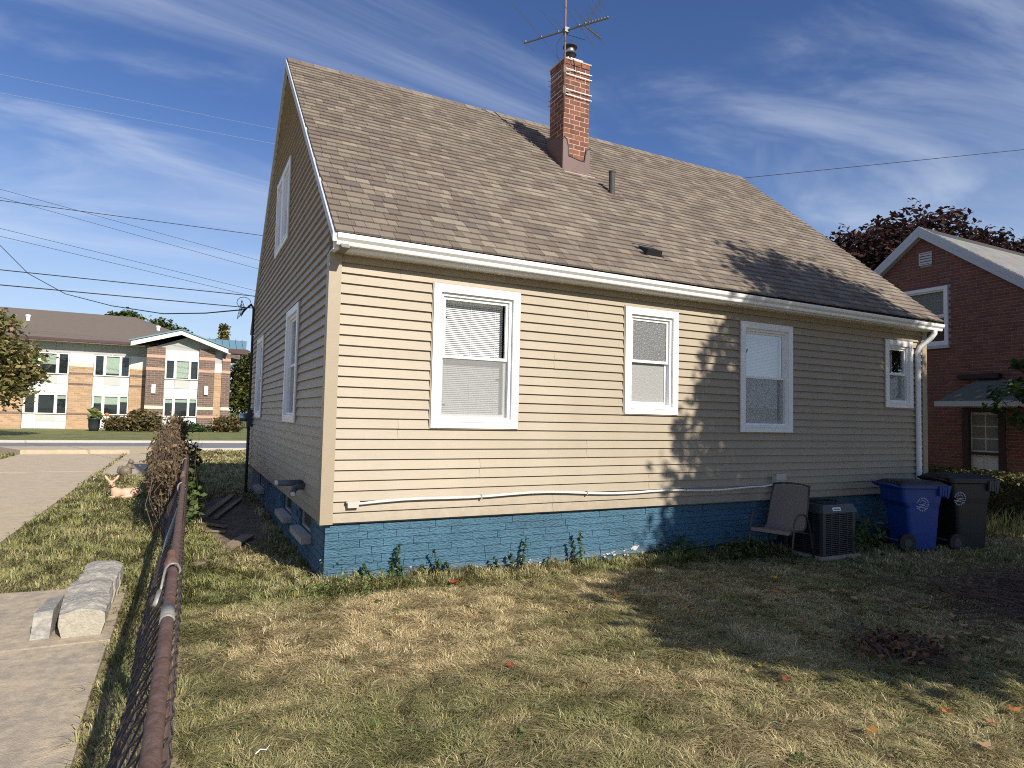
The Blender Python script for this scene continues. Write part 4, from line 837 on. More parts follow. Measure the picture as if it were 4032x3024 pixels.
# ================================================================== WHEELED BINS (local +x: front of the bin, wheels at -x)
def rrect(hx, hy, r, z, cx=0.0, n=4):
    pts = []
    for (sx, sy, a0) in ((1, 1, 0), (-1, 1, math.pi / 2), (-1, -1, math.pi), (1, -1, 3 * math.pi / 2)):
        for i in range(n + 1): a = a0 + i * math.pi / 2 / n; pts.append((cx + sx * (hx - r) + r * math.cos(a), sy * (hy - r) + r * math.sin(a), z))
    return pts
def loft(m, rings, cap=True):
    ids = [m.vs(r) for r in rings]; n = len(rings[0])
    for a, b in zip(ids, ids[1:]):
        for q in range(n): w = (q + 1) % n; m.face([a + q, a + w, b + w, b + q])
    if cap: m.face([ids[0] + q for q in reversed(range(n))]); m.face([ids[-1] + q for q in range(n)])
def make_bin(label, loc, rot, H, bodym, lidm, lipm, emb_side, sc=1.0):
    t = thing('wheeled_bin', label, 'bin', loc, 'wheeled bins by the house', rot)
    m = MB(); loft(m, [rrect(.25 * sc, .23 * sc, .05, .02, .02), rrect(.265 * sc, .245 * sc, .05, .25 * H, .02), rrect(.30 * sc, .265 * sc, .05, .62 * H, .01), rrect(.345 * sc, .275 * sc, .05, .70 * H, -.01), rrect(.375 * sc, .285 * sc, .05, .885 * H, -.01)]); obj('body', m, bodym, t, False, False)
    m = MB(); loft(m, [rrect(.395 * sc, .305 * sc, .06, .885 * H, -.01), rrect(.41 * sc, .315 * sc, .06, .90 * H, -.01), rrect(.41 * sc, .315 * sc, .06, .935 * H, -.01)]); rim = obj('rim', m, bodym, t, False, False)
    m = MB(); loft(m, [rrect(.425 * sc, .325 * sc, .06, .936 * H, -.0), rrect(.425 * sc, .325 * sc, .06, .955 * H, -.0), rrect(.36 * sc, .27 * sc, .08, .99 * H, -.0), rrect(.24 * sc, .17 * sc, .08, 1.0 * H, -.0)]); lid = obj('lid', m, lidm, t, False, False)
    m = MB(); xf = .425 * sc
    m.hexa([(xf - .03, -.30 * sc, .76 * H), (xf + .005, -.30 * sc, .76 * H), (xf + .005, .30 * sc, .76 * H), (xf - .03, .30 * sc, .76 * H), (xf - .05, -.325 * sc, .94 * H), (xf + .035, -.325 * sc, .94 * H), (xf + .035, .325 * sc, .94 * H), (xf - .05, .325 * sc, .94 * H)])
    for i in range(7): y = -.27 * sc + i * .09 * sc; m.box(xf, xf + .035, y - .008, y + .008, .78 * H, .93 * H)
    for i in range(4): x = xf - .16 + i * .042; m.hexa([(x, -.325 * sc, .79 * H), (x + .028, -.325 * sc, .79 * H), (x + .028, -.30 * sc, .79 * H), (x, -.30 * sc, .79 * H), (x - .004, -.338 * sc, .93 * H), (x + .03, -.338 * sc, .93 * H), (x + .03, -.30 * sc, .93 * H), (x - .004, -.30 * sc, .93 * H)])
    obj('ribbed_lip', m, lipm, t, False, False)
    m = MB(); xb = -.43 * sc; m.tube([(xb + .03, -.25 * sc, .90 * H), (xb - .07, -.24 * sc, .935 * H), (xb - .075, 0, .94 * H), (xb - .07, .24 * sc, .935 * H), (xb + .03, .25 * sc, .90 * H)], .017, 8); obj('handle', m, bodym, t, True, False)
    for sg in (-1, 1):
        m = MB(); m.tube([(-.30 * sc, sg * .24 * sc, .13), (-.30 * sc, sg * .29 * sc, .13)], .13, 20); wl = obj('wheel', m, MT['black'], t, False, False)
        m = MB(); m.tube([(-.30 * sc, sg * .235 * sc, .13), (-.30 * sc, sg * .295 * sc, .13)], .06, 14); obj('hub', m, MT['greylid'], wl, False, False)
    m = MB(); m.tube([(-.30 * sc, -.25, .13), (-.30 * sc, .25, .13)], .014, 8); obj('axle', m, MT['galv'], t, False, False)
    # printed round emblem on the side wall: ring of letter-like strokes, a skyline arc and three waves
    yz = lambda z: -(.265 + (.275 - .265) * min(1, max(0, (z / H - .62) / .08)) + (.010 if z / H > .70 else 0) * ((z / H - .70) / .185)) * sc - .004
    cx0, cz0, R0 = emb_side; m = MB()
    def em(pts): m.prism([(cx0 + a, yz(cz0 + b), cz0 + b) for a, b in pts], (0, .0035, 0))
    for i in range(20):
        if 9 < i < 11: continue
        a = 2 * math.pi * i / 20; ca, sa = math.cos(a), math.sin(a); w_ = .0085
        em([(ca * R0 * .80 - sa * w_, sa * R0 * .80 + ca * w_), (ca * R0 * .80 + sa * w_, sa * R0 * .80 - ca * w_), (ca * R0 + sa * w_ * .7, sa * R0 - ca * w_ * .7), (ca * R0 - sa * w_ * .7, sa * R0 + ca * w_ * .7)])
    for j in range(3):
        for i in range(10):
            xa = -.6 * R0 + i * .12 * R0; xb2 = xa + .12 * R0; f_ = lambda x: (.16 - .24 * j) * R0 - .20 * R0 + .09 * R0 * math.sin(x / R0 * 4.5 + j) - .05 * x
            em([(xa, f_(xa)), (xb2, f_(xb2)), (xb2, f_(xb2) + .10 * R0), (xa, f_(xa) + .10 * R0)])
    for i in range(9):
        a = math.pi * (.18 + .64 * i / 9); b = math.pi * (.18 + .64 * (i + 1) / 9); em([(.58 * R0 * math.cos(a), .58 * R0 * math.sin(a)), (.58 * R0 * math.cos(b), .58 * R0 * math.sin(b)), (.50 * R0 * math.cos(b), .50 * R0 * math.sin(b)), (.50 * R0 * math.cos(a), .50 * R0 * math.sin(a))])
    obj('emblem', m, MT['emblem'], t, False, False)
    return t
make_bin('blue wheeled recycling bin with black lid and round white emblem', (8.20, -.60, gz(8.2)), math.radians(-19), 1.0, MT['bluebin'], MT['blacklid'], MT['bluebin'], (-.02, .67, .10), .88)
make_bin('black wheeled trash bin behind the blue recycling bin', (9.02, -.80, gz(9.0)), math.radians(-17), 1.10, MT['blackbin'], MT['blackbin'], MT['greylid'], (-.22, .76, .10), .93)

# ================================================================== NEIGHBOUR'S BRICK HOUSE
NX = 14.0; NPY, NPZ = 2.54, 6.17; NS = .765; NE = 4.3; g0 = gz(14) - .1
nbh = thing('brick_house', 'dark red brick house with white gable trim behind the hedge', 'house', (19, NPY, gz(14)))
NW = (2.0, 2.98, 3.44, 4.80); NDW = (.93, 1.70, g0, 2.02); NV = (2.36, 2.61, 5.38, 5.64)
def nrz(y): return NPZ - abs(y - NPY) * NS
zE = nrz(NPY - NE)
mb = MB(); grid_boxes(mb, NPY - NE, NPY + NE, g0 - .3, zE, [NDW], lambda a, b, c, d: mb.box(NX + .012, NX + .25, a, b, c, d))
def npr(poly): mb.prism([(NX + .012, y, z) for y, z in poly], (.238, 0, 0))
yl = lambda z: NPY - (NPZ - z) / NS; yr = lambda z: NPY + (NPZ - z) / NS
npr([(yl(zE), zE), (yr(zE), zE), (yr(NW[2]), NW[2]), (yl(NW[2]), NW[2])]); npr([(yl(NW[2]), NW[2]), (NW[0], NW[2]), (NW[0], NW[3]), (yl(NW[3]), NW[3])]); npr([(NW[1], NW[2]), (yr(NW[2]), NW[2]), (yr(NW[3]), NW[3]), (NW[1], NW[3])]); npr([(yl(NW[3]), NW[3]), (yr(NW[3]), NW[3]), (NPY, NPZ)])
nwall = obj('brick_wall', mb, MT['dmortar'], nbh)
BC, BL = .0715, .214; bricks = []
k = 0; z = .25
while z < NPZ - .1:
    y = -2.0 - (BL / 2 if k % 2 else 0)
    while y < 6.0:
        a, b = y, y + BL - .014; z1 = z + BC - .014
        segs = [(max(a, yl(z1) + .02), min(b, yr(z1) - .02))]
        for w in (NW, NDW, NV):
            if z1 > w[2] - .008 and z < w[3] + .008: segs = [q for p in segs for q in ([p] if p[1] < w[0] - .008 or p[0] > w[1] + .008 else [(p[0], w[0] - .012), (w[1] + .012, p[1])])]
        for p in segs:
            if p[1] - p[0] > .03: bricks.append((p[0], p[1], z, z1))
        y += BL
    z += BC; k += 1
def vis(t):   # seen right of the tan house and left of the frame edge, nearest first
    y, z = (t[0] + t[1]) / 2, (t[2] + t[3]) / 2
    return abs(y - 1.2) + (0 if z > .7 else 5) + .2 * abs(z - 3.2)
bricks.sort(key=vis); restb = MB(); shared = None
bm_ = MB(); bm_.box(0, .03, 0, BL - .014, 0, BC - .014); bme = bm_.mesh('brick'); bme.materials.append(MT['nbrick'])
for i, (a, b, z, z1) in enumerate(bricks):
    j = random.uniform(-.002, .002)
    if i < 300: o = link('brick', bme, None, nwall); o.location = (NX + j, a, z); o.scale = (1, (b - a) / (BL - .014), 1)
    else:
        restb.col = tuple(c * random.uniform(.75, 1.3) for c in (.175, .070, .052)); restb.box(NX + j, NX + .03, a, b, z, z1)
tag(obj('bricks', restb, MT['nbrick_stuff'], nwall), kind='stuff')
m = MB(); m.box(NX + .25, NX + 9, NPY - NE, NPY - NE + .2, g0, zE); m.box(NX + .25, NX + 9, NPY + NE - .2, NPY + NE, g0, zE); m.box(NX + 8.8, NX + 9, NPY - NE + .2, NPY + NE - .2, g0, zE); obj('side_wall', m, MT['darkbrick'], nbh)
m = MB()
for sg in (-1, 1):
    q = lambda d, h, x: (x, NPY + sg * d, NPZ - d * NS + h)
    m.prism([q(0 if sg < 0 else .002, .10, NX - .15), q(NE + .35, .10, NX - .15), q(NE + .35, .02, NX - .15), q(0 if sg < 0 else .002, .02, NX - .15)], (9.4, 0, 0))
nroof = obj('roof', m, MT['deck'], nbh)
m = MB(); wl = math.hypot(1, NS)
for r_ in range(38):
    d1 = (NE + .36) - r_ * .142 / wl; d0 = max(d1 - .19 / wl, .02)
    if d1 < .1: break
    x = NX - .16 - random.uniform(0, .3)
    while x < NX + 9.2:
        m.col = tuple(c * random.uniform(.78, 1.15) for c in (.21, .205, .19)); a, b = max(x, NX - .16), x + .3
        for sg in (-1,):
            m.hexa([(a, NPY - d1, NPZ - d1 * NS + .105), (b - .004, NPY - d1, NPZ - d1 * NS + .105), (b - .004, NPY - d0, NPZ - d0 * NS + .101), (a, NPY - d0, NPZ - d0 * NS + .101), (a, NPY - d1, NPZ - d1 * NS + .118), (b - .004, NPY - d1, NPZ - d1 * NS + .118), (b - .004, NPY - d0, NPZ - d0 * NS + .106), (a, NPY - d0, NPZ - d0 * NS + .106)])
        x += .3
tag(obj('shingles', m, MT['nroof'], nroof), kind='stuff')
for sg in (-1, 1):
    q = lambda d, h: (NX - .18, NPY + sg * d, NPZ - d * NS + h); m = MB(); e = 0 if sg < 0 else .003
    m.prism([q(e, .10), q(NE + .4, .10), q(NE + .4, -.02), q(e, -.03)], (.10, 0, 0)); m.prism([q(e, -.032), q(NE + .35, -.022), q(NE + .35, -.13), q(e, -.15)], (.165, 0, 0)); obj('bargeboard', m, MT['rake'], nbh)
m = MB(); a, b, c, d = NV
m.box(NX - .02, NX + .02, a - .02, a, c - .02, d + .02); m.box(NX - .02, NX + .02, b, b + .02, c - .02, d + .02); m.box(NX - .02, NX + .02, a, b, d, d + .02); m.box(NX - .02, NX + .02, a, b, c - .02, c); nv = obj('gable_vent', m, MT['rake'], nbh)
for i in range(4): z = c + .012 + i * .064; m = MB(); m.hexa([(NX - .02, a, z), (NX + .015, a, z + .02), (NX + .015, b, z + .02), (NX - .02, b, z), (NX - .02, a, z + .038), (NX + .015, a, z + .052), (NX + .015, b, z + .052), (NX - .02, b, z + .038)]); obj('louvre', m, MT['rake'], nv)
def simple_window(parent, y0, y1, z0, z1, blindfrac):
    m = MB(); t = .075
    for (a, b, c, d) in ((y0, y0 + t, z0, z1), (y1 - t, y1, z0, z1), (y0 + t, y1 - t, z1 - t, z1), (y0 + t, y1 - t, z0, z0 + t)): m.box(NX - .035, NX + .06, a, b, c, d)
    w = obj('window', m, MT['white'], parent); zm = (z0 + z1) / 2
    for (a, b, xx) in ((zm, z1 - t, .01), (z0 + t, zm, .03)):
        m = MB(); s = .035; A, B = y0 + t, y1 - t
        for (p, q, u, v) in ((A, A + s, a, b), (B - s, B, a, b), (A + s, B - s, b - s, b), (A + s, B - s, a, a + s)): m.box(NX + xx, NX + xx + .03, p, q, u, v)
        obj('sash', m, MT['white'], w); m = MB(); m.box(NX + xx + .012, NX + xx + .018, A + s, B - s, a + s, b - s); obj('pane', m, MT['darkglass'], w)
    m = MB(); m.box(NX - .07, NX + .05, y0 - .03, y1 + .03, z0 - .07, z0 - .001); obj('sill', m, MT['rake'], w)
    m = MB(); m.box(NX + .10, NX + .11, y0 + t, y1 - t, z1 - (z1 - z0) * blindfrac, z1 - .05); obj('shade', m, MT['curtain'], w)
simple_window(nbh, NW[0], NW[1], NW[2], NW[3], .55)
# door, frame and canopy
m = MB(); m.box(NX + .06, NX + .10, 1.03, 1.60, g0 + .05, 1.92); door = obj('door', m, MT['doorw'], nbh)
for (a, b, c, d) in ((1.05, 1.30, .15, .95), (1.33, 1.58, .15, .95)):
    m = MB(); m.box(NX + .045, NX + .0595, a + .03, b - .03, c, d); obj('door_panel', m, MT['doorw'], door)
for i in range(2):
    for j in range(3):
        m = MB(); y = 1.055 + i * .27; z = 1.10 + j * .265; m.box(NX + .054, NX + .0595, y, y + .24, z, z + .235); obj('pane', m, MT['sheer'], door)
m = MB(); m.box(NX - .03, NX + .14, .90, 1.028, g0, 2.05); m.box(NX - .03, NX + .14, 1.602, 1.73, g0, 2.05); m.box(NX - .03, NX + .14, 1.029, 1.601, 1.93, 2.05); m.box(NX - .02, NX + .06, 1.03, 1.60, 1.0, 1.06); obj('door_frame', m, MT['doorframe'], nbh)
m = MB(); cy0, cy1, cx_ = .28, 1.72, NX - 1.0
m.hexa([(cx_, cy0, 2.13), (NX - .002, cy0, 2.13), (NX - .002, cy1, 2.13), (cx_, cy1, 2.13), (NX - .30, cy0 + .35, 2.55), (NX - .002, cy0 + .35, 2.62), (NX - .002, cy1 - .35, 2.62), (NX - .30, cy1 - .35, 2.55)]); can = obj('door_canopy', m, mat('canopy_shingle', (.11, .12, .10), .9, .2, 12), nbh)
m = MB(); m.box(cx_ - .03, NX - .002, cy0 - .03, cy1 + .03, 2.02, 2.128); obj('canopy_fascia', m, MT['rake'], can)
m = MB(); m.box(NX - .16, NX - .002, .95, 1.75, 2.64, 2.74); obj('lamp_box', m, MT['black'], nbh)

# ================================================================== HEDGE
def hedge(name, label, cat, x0, x1, y0, y1, h, n, cols, size=.045):
    t = thing(name, label, cat, ((x0 + x1) / 2, (y0 + y1) / 2, gz(x0))); zb = gz((x0 + x1) / 2)
    m = MB(); m.box(x0 + .12, x1 - .12, y0 + .1, y1 - .1, zb - .05, zb + h - .12); obj('branches', m, MT['twig'], t)
    P = np.empty((n, 3)); P[:, 0] = rng.uniform(x0, x1, n); P[:, 1] = rng.uniform(y0, y1, n); P[:, 2] = zb + rng.uniform(.0, h, n)
    side = rng.integers(0, 3, n); P[side == 0, 2] = zb + h + rng.standard_normal((side == 0).sum()) * .03; P[side == 1, 0] = x0 + rng.standard_normal((side == 1).sum()) * .035
    o = np_mesh('foliage', leaf_quads(P, size, .3), 4, [(0, 1, 2, 3)], pick(cols, n, .2), MT['leaf']); o.parent = t; o.matrix_parent_inverse = Matrix.Translation(-Vector(t.location))
hedge('hedge', 'clipped low green hedge between the bins and the brick house', 'hedge', 11.85, 12.75, -3.6, 5.0, .96, 26000, [(.10, .125, .03), (.14, .15, .045), (.07, .08, .03), (.13, .10, .05), (.18, .17, .06)])

# ================================================================== SCHOOL ACROSS THE ROAD
SY = 50.0; sc_ = thing('school_building', 'long two-storey tan brick building with brown roof across the road', 'building', (-8, SY, 0))
def sbox(name, m_, x0, x1, z0, z1, y=SY, d=.12, par=None): mm = MB(); mm.box(x0, x1, y - d, y + .02, z0, z1); return obj(name, mm, m_, par or sc_)
mm = MB(); mm.box(-40, -3.9, SY, SY + 14, -.3, 6.5); obj('wall', mm, MT['panel'], sc_)
mm = MB(); mm.prism([(-40, SY - 1.0, 6.35), (-40, SY + 15, 6.35), (-40, SY + 7, 9.6)], (36, 0, 0))
rf = MB(); i = rf.vs([(-40, SY - 1.0, 6.45), (-2.2, SY - 1.0, 6.45), (6.0, SY + 15, 6.45), (-40, SY + 15, 6.45), (-40, SY + 6.5, 9.35), (-5.4, SY + 6.5, 9.35)])
for q in ((0, 1, 5, 4), (1, 2, 5), (2, 3, 4, 5), (0, 4, 3), (3, 2, 1, 0)): rf.face([i + a for a in q])
sroof = obj('roof', rf, MT['sroof'], sc_)
for x, y, z in ((-12.2, SY + 3.2, 7.9), (-3.6, SY + 4.2, 7.9)): mm = MB(); mm.lathe([(.13, z - .4), (.13, z + .45), (.17, z + .45), (.17, z + .6)], (x, y, 0), 10); obj('roof_vent', mm, MT['white'], sroof)
mm = MB(); mm.box(-40, -4.4, SY - 1.06, SY - .9, 6.33, 6.52); obj('fascia', mm, MT['maroon'], sc_); mm = MB(); mm.box(-40, -4.2, SY - .9, SY + .0, 6.30, 6.36); obj('soffit', mm, MT['panel'], sc_)
x = -20.4
while x < -4.2: sbox('frieze_panel', MT['frieze'], x + .01, min(x + 1.74, -4.05) - .01, 5.54, 6.29, d=.06); x += 1.76
def pier(x0, x1):
    p = sbox('brick_pier', MT['tanbrick'], x0, x1, -.2, 4.54, d=.25)
    for (z0, z1, mt_, dd) in ((3.95, 4.12, 'darkbrick', .256), (3.18, 3.34, 'darkbrick', .256), (1.02, 1.17, 'darkbrick', .256)): sbox('brick_band', MT[mt_], x0 - .002, x1 + .002, z0, z1, d=dd, par=p)
    sbox('cream_band', MT['cream'], x0 - .004, x1 + .004, 4.545, 4.77, d=.27, par=p); sbox('pier_panel', MT['panel'], x0, x1, 4.775, 5.535, d=.20, par=p)
for a, b in ((-13.3, -11.62), (-8.97, -7.5), (-5.15, -4.06), (-17.2, -15.7)): pier(a, b)
def swindow(x0, x1, z0, z1, y, bl, par=sc_):
    w_ = x1 - x0; mm = MB(); t = .07
    lites = [(x0 + .05 * w_, x0 + .26 * w_), (x0 + .34 * w_, x0 + .70 * w_), (x0 + .77 * w_, x0 + .97 * w_)]
    xs_ = [x0] + [v for l in lites for v in l] + [x1]
    for q in range(0, 8, 2): mm.box(xs_[q], xs_[q + 1], y - .14, y, z0, z1)
    for l in lites: mm.box(l[0], l[1], y - .14, y, z1 - t, z1); mm.box(l[0], l[1], y - .14, y, z0, z0 + t)
    w = obj('window', mm, MT['panel'], par)
    for q, l in enumerate(lites):
        mm = MB(); mm.box(l[0], l[1], y - .06, y - .05, z0 + t, z1 - t); obj('pane', mm, MT['darkglass'], w)
        mm = MB(); mm.box(l[0], l[1], y - .006, y - .002, z0 + t, z1 - t); obj('room', mm, MT['sdark'], w)
        f = bl[q]
        if f > 0: mm = MB(); mm.box(l[0], l[1], y - .03, y - .02, z1 - t - (z1 - z0 - 2 * t) * f, z1 - t); obj('shade', mm, MT['sblind'], w)
    return w
def sbay(x0, x1, bu, bl_, y=SY, zz=((3.95, 5.50), (2.61, 3.94), (1.06, 2.50), (.0, 1.05))):
    swindow(x0, x1, zz[0][0], zz[0][1], y, bu); swindow(x0, x1, zz[2][0], zz[2][1], y, bl_)
    for (a, b) in (zz[1], zz[3]):
        w_ = (x1 - x0); e = .012
        for (u0, u1) in ((0, .29), (.29, .74), (.74, 1)):
            for (v0, v1) in ((0, .5), (.5, 1)):
                lv = u0 == .29 and v0 == .5; sbox('louvre_panel' if lv else 'wall_panel', MT['louver' if lv else 'panel'], x0 + u0 * w_ + e, x0 + u1 * w_ - e, a + v0 * (b - a) + e, a + v1 * (b - a) - e, y=y, d=.05)
sbay(-11.6, -9.0, (.2, .55, 0), (0, 0, .2)); sbay(-7.48, -5.17, (.0, .9, 0), (.4, .45, .3)); sbay(-15.6, -13.4, (0, .6, .2), (.2, .3, 0))
# gabled bay in dark brick
YB = 48.5; mm = MB(); mm.box(-4.02, 1.70, YB, SY + 10, -.3, 6.1); mm.prism([(-4.02, YB, 6.1), (1.70, YB, 6.1), (-1.16, YB, 7.2)], (0, 9, 0)); obj('bay_wall', mm, MT['frieze'], sc_)
def pil(x0, x1, zt_):
    p = sbox('dark_brick_pier', MT['darkbrick'], x0, x1, -.2, zt_, y=YB, d=.22)
    for z0, z1, mt_ in ((5.43, 5.66, 'peach'), (4.49, 4.71, 'peach'), (1.60, 1.83, 'cream'), (.98, 1.17, 'peach')): sbox('band', MT[mt_], x0 - .003, x1 + .003, z0, z1, y=YB, d=.225, par=p)
    return p
p1 = pil(-4.02, -2.82, 6.25); p2 = pil(-.50, .60, 6.30); p3 = pil(1.13, 1.72, 6.0)
for x, par in ((-3.48, p1), (.06, p2)): sbox('wall_sconce', MT['white'], x - .13, x + .13, 2.75, 3.42, y=YB - .22, d=.15, par=par)
sbox('tan_pier', MT['tanbrick'], .605, 1.125, -.2, 4.5, y=YB, d=.10); sbox('white_bay_panel', MT['panel'], .605, 1.125, 4.51, 5.2, y=YB, d=.09)
sbox('gable_panel', MT['panel'], -2.80, -.52, 5.36, 6.05, y=YB, d=.06)
sbay(-2.80, -.52, (.0, .95, 0), (.25, .2, .2), y=YB, zz=((3.86, 5.34), (2.47, 3.85), (1.02, 2.45), (-.1, 1.0)))
mm = MB(); pk = (-1.79, 7.55)
for (xe, ze) in ((-5.05, 6.5), (1.47, 6.35)):
    e = .004 if xe > 0 else 0; mm.prism([(pk[0], YB - .9 - e, pk[1]), (xe, YB - .9 - e, ze), (xe, YB - .9 - e, ze - .34), (pk[0], YB - .9 - e, pk[1] - .34)], (0, .12, 0))
obj('bargeboard', mm, MT['panel'], sc_)
mm = MB()
for (xe, ze) in ((-5.15, 6.5), (1.57, 6.35)):
    mm.prism([(pk[0], YB - 1.0, pk[1] + .09), (xe, YB - 1.0, ze + .09), (xe, YB - 1.0, ze + .005), (pk[0], YB - 1.0, pk[1] + .005)], (0, 8, 0))
obj('gable_roof', mm, MT['teal'], sc_)
mm = MB(); mm.hexa([(.0, YB + 1.2, 6.5), (2.9, YB + 1.2, 6.5), (3.1, YB + 6, 6.5), (.0, YB + 6, 6.5), (.0, YB + 3.5, 7.5), (3.1, YB + 3.5, 7.5), (3.1, YB + 4, 7.5), (.0, YB + 4, 7.5)]); tr_ = obj('wing_roof', mm, MT['teal'], sc_)
for i in range(6): x = .2 + i * .5; mm = MB(); mm.prism([(x, YB + 1.19, 6.5), (x, YB + 3.5, 7.52), (x, YB + 3.5, 7.6), (x, YB + 1.19, 6.58)], (.05, 0, 0)); obj('roof_seam', mm, MT['teal'], tr_)
mm = MB(); mm.box(.3, 3.0, YB + .3, YB + 1.2, 6.1, 6.5); obj('wing_eave', mm, MT['maroon'], sc_)

# ================================================================== TREES AND SHRUBS
GREEN = [(.055, .085, .02), (.085, .12, .03), (.12, .14, .035), (.04, .06, .018)]
def B(x, y, z, rx, ry=None, rz=None): return ((x, y, z), (rx, ry or rx, rz or rx))
make_tree('maple_tree', 'yellowing green street tree at the left edge before the school', 'tree', (-10.6, 35, ZL), 2.2, .14,
          [B(-10.2, 35, 3.2, 2.0, 1.8, 1.6), B(-9.2, 34.8, 2.9, 1.4, 1.2, 1.0), B(-10.4, 35, 5.2, 1.2, 1.2, 1.5), B(-9.0, 35, 4.2, .9, .9, .9), B(-12, 35, 4.5, 1.6), B(-8.6, 34.9, 3.3, .8, .7, .5)], 9000, .20, [(.20, .21, .07), (.28, .26, .09), (.13, .15, .05), (.30, .24, .10), (.24, .15, .08)], .26)
make_tree('shade_tree', 'green and yellow tree at the right end of the school', 'tree', (4.0, 57, 0), 2.5, .2,
          [B(4.0, 57, 4.2, 1.8, 1.6, 2.4), B(3.2, 56, 2.5, 1.3, 1.2, 1.4), B(4.4, 57, 6.0, 1.2, 1.2, 1.2)], 8000, .26, [(.09, .11, .03), (.16, .15, .04), (.05, .065, .02)], .25)
make_tree('background_tree', 'dark green tree rising behind the school roof', 'tree', (-5.5, 76, 0), 5, .3,
          [B(-7.5, 75, 11.0, 1.9, 1.6, 1.3), B(-4.6, 76, 10.2, 2.0, 1.6, 1.4), B(-2.6, 76, 9.9, 1.4, 1.3, 1.0), B(-5.6, 76, 8.5, 3.4, 2, 2)], 11000, .30, GREEN, .3)
make_tree('small_tree', 'tip of a small yellow tree above the teal wing roof', 'tree', (1.9, 64, 0), 7, .12,
          [B(1.9, 64, 9.4, .55, .5, .8), B(1.6, 64, 8.6, .7, .6, .5)], 900, .24, [(.25, .20, .06), (.16, .15, .05)], .15)
make_tree('plum_tree', 'large dark purple-leaved tree behind the brick house', 'tree', (26, 10, gz(14)), 3.8, .3,
          [B(26.0, 9.7, 8.4, 2.7, 2.5, 2.3), B(23.6, 11.0, 7.8, 2.1, 2.0, 2.0), B(21.9, 12.0, 7.3, 1.2, 1.3, 1.2), B(28.4, 8.4, 8.0, 2.1, 2.0, 1.8), B(30.4, 7.5, 7.0, 2.0, 2.0, 1.5), B(26, 10, 6.2, 4.4, 3.4, 1.8)], 64000, .17,
          [(.050, .024, .024), (.075, .032, .028), (.03, .016, .018), (.10, .05, .038), (.035, .03, .022)], .24)
make_tree('mulberry_tree', 'green branch reaching in at the right edge before the brick house', 'tree', (13.4, -3.2, gz(13)), 2.2, .12,
          [B(11.45, -.50, 2.1, .50, .45, .36), B(11.9, -.85, 2.5, .75, .6, .45), B(11.75, -.95, 1.72, .45, .45, .3), B(13.9, -3.0, 4.7, 1.7, 1.5, 1.3), B(13.0, -2.6, 3.5, 1.3, 1.1, .9)], 7000, .11, [(.04, .075, .02), (.06, .10, .025), (.03, .05, .018)], .10)
def shrub(label, c, r, n, size, cols, name='shrub'):
    t = thing(name, label, 'shrub', (c[0], c[1], c[2] - r[2] * .9)); P = blob_points([(c, r)], n, .12, 14, .4); P[:, 2] = np.maximum(P[:, 2], c[2] - r[2] * .95)
    o = np_mesh('foliage', leaf_quads(P, size, .2), 4, [(0, 1, 2, 3)], pick(cols, len(P), .2), MT['leaf']); o.parent = t; o.matrix_parent_inverse = Matrix.Translation(-Vector(t.location)); return t
RUST = [(.16, .13, .045), (.11, .105, .04), (.22, .14, .06), (.07, .07, .03)]
shrub('rust and green shrub beside the planter before the school', (-5.6, 46, .42), (.85, .7, .55), 1800, .13, RUST)
shrub('tallest rust and green shrub before the tan school pier', (-4.0, 46, .68), (1.25, .8, .82), 3200, .14, RUST)
shrub('low dark evergreen shrub spreading before the gabled bay', (-1.2, 46, .22), (1.7, .7, .36), 2600, .11, [(.03, .06, .02), (.05, .085, .025)])
shrub('rust and green shrub at the right corner of the school', (1.55, 46, .50), (1.15, .8, .66), 2800, .14, RUST)
pt = thing('planter', 'dark plant pot with a leafy green plant before the school', 'planter', (-6.85, 46, 0)); m = MB(); m.lathe([(.26, -.05), (.34, .25), (.36, .75), (.42, .78), (.42, .86), (.34, .86)], (-6.85, 46, 0), 16); obj('pot', m, MT['pot'], pt, True)
P = blob_points([((-6.85, 46, 1.15), (.32, .3, .40))], 260, .06, 10); o = np_mesh('plant', leaf_quads(P, .20, -.3, 2.2), 4, [(0, 1, 2, 3)], pick([(.20, .24, .06), (.30, .30, .10), (.10, .15, .04)], len(P)), MT['leaf'], pt); o.matrix_parent_inverse = Matrix.Translation(-Vector(pt.location))
pk_ = thing('pumpkin_ornament', 'small orange pumpkin ornament standing beside the planter', 'ornament', (-6.15, 46.2, 0)); m = MB(); m.ball((-6.15, 46.2, 1.12), (.14, .1, .12), 12, 8); obj('pumpkin', m, mat('pumpkin_orange', (.55, .16, .03), .6), pk_, True); m = MB(); m.tube([(-6.15, 46.2, -.05), (-6.15, 46.2, 1.02)], .02, 6); obj('stake', m, MT['wood'], pk_)

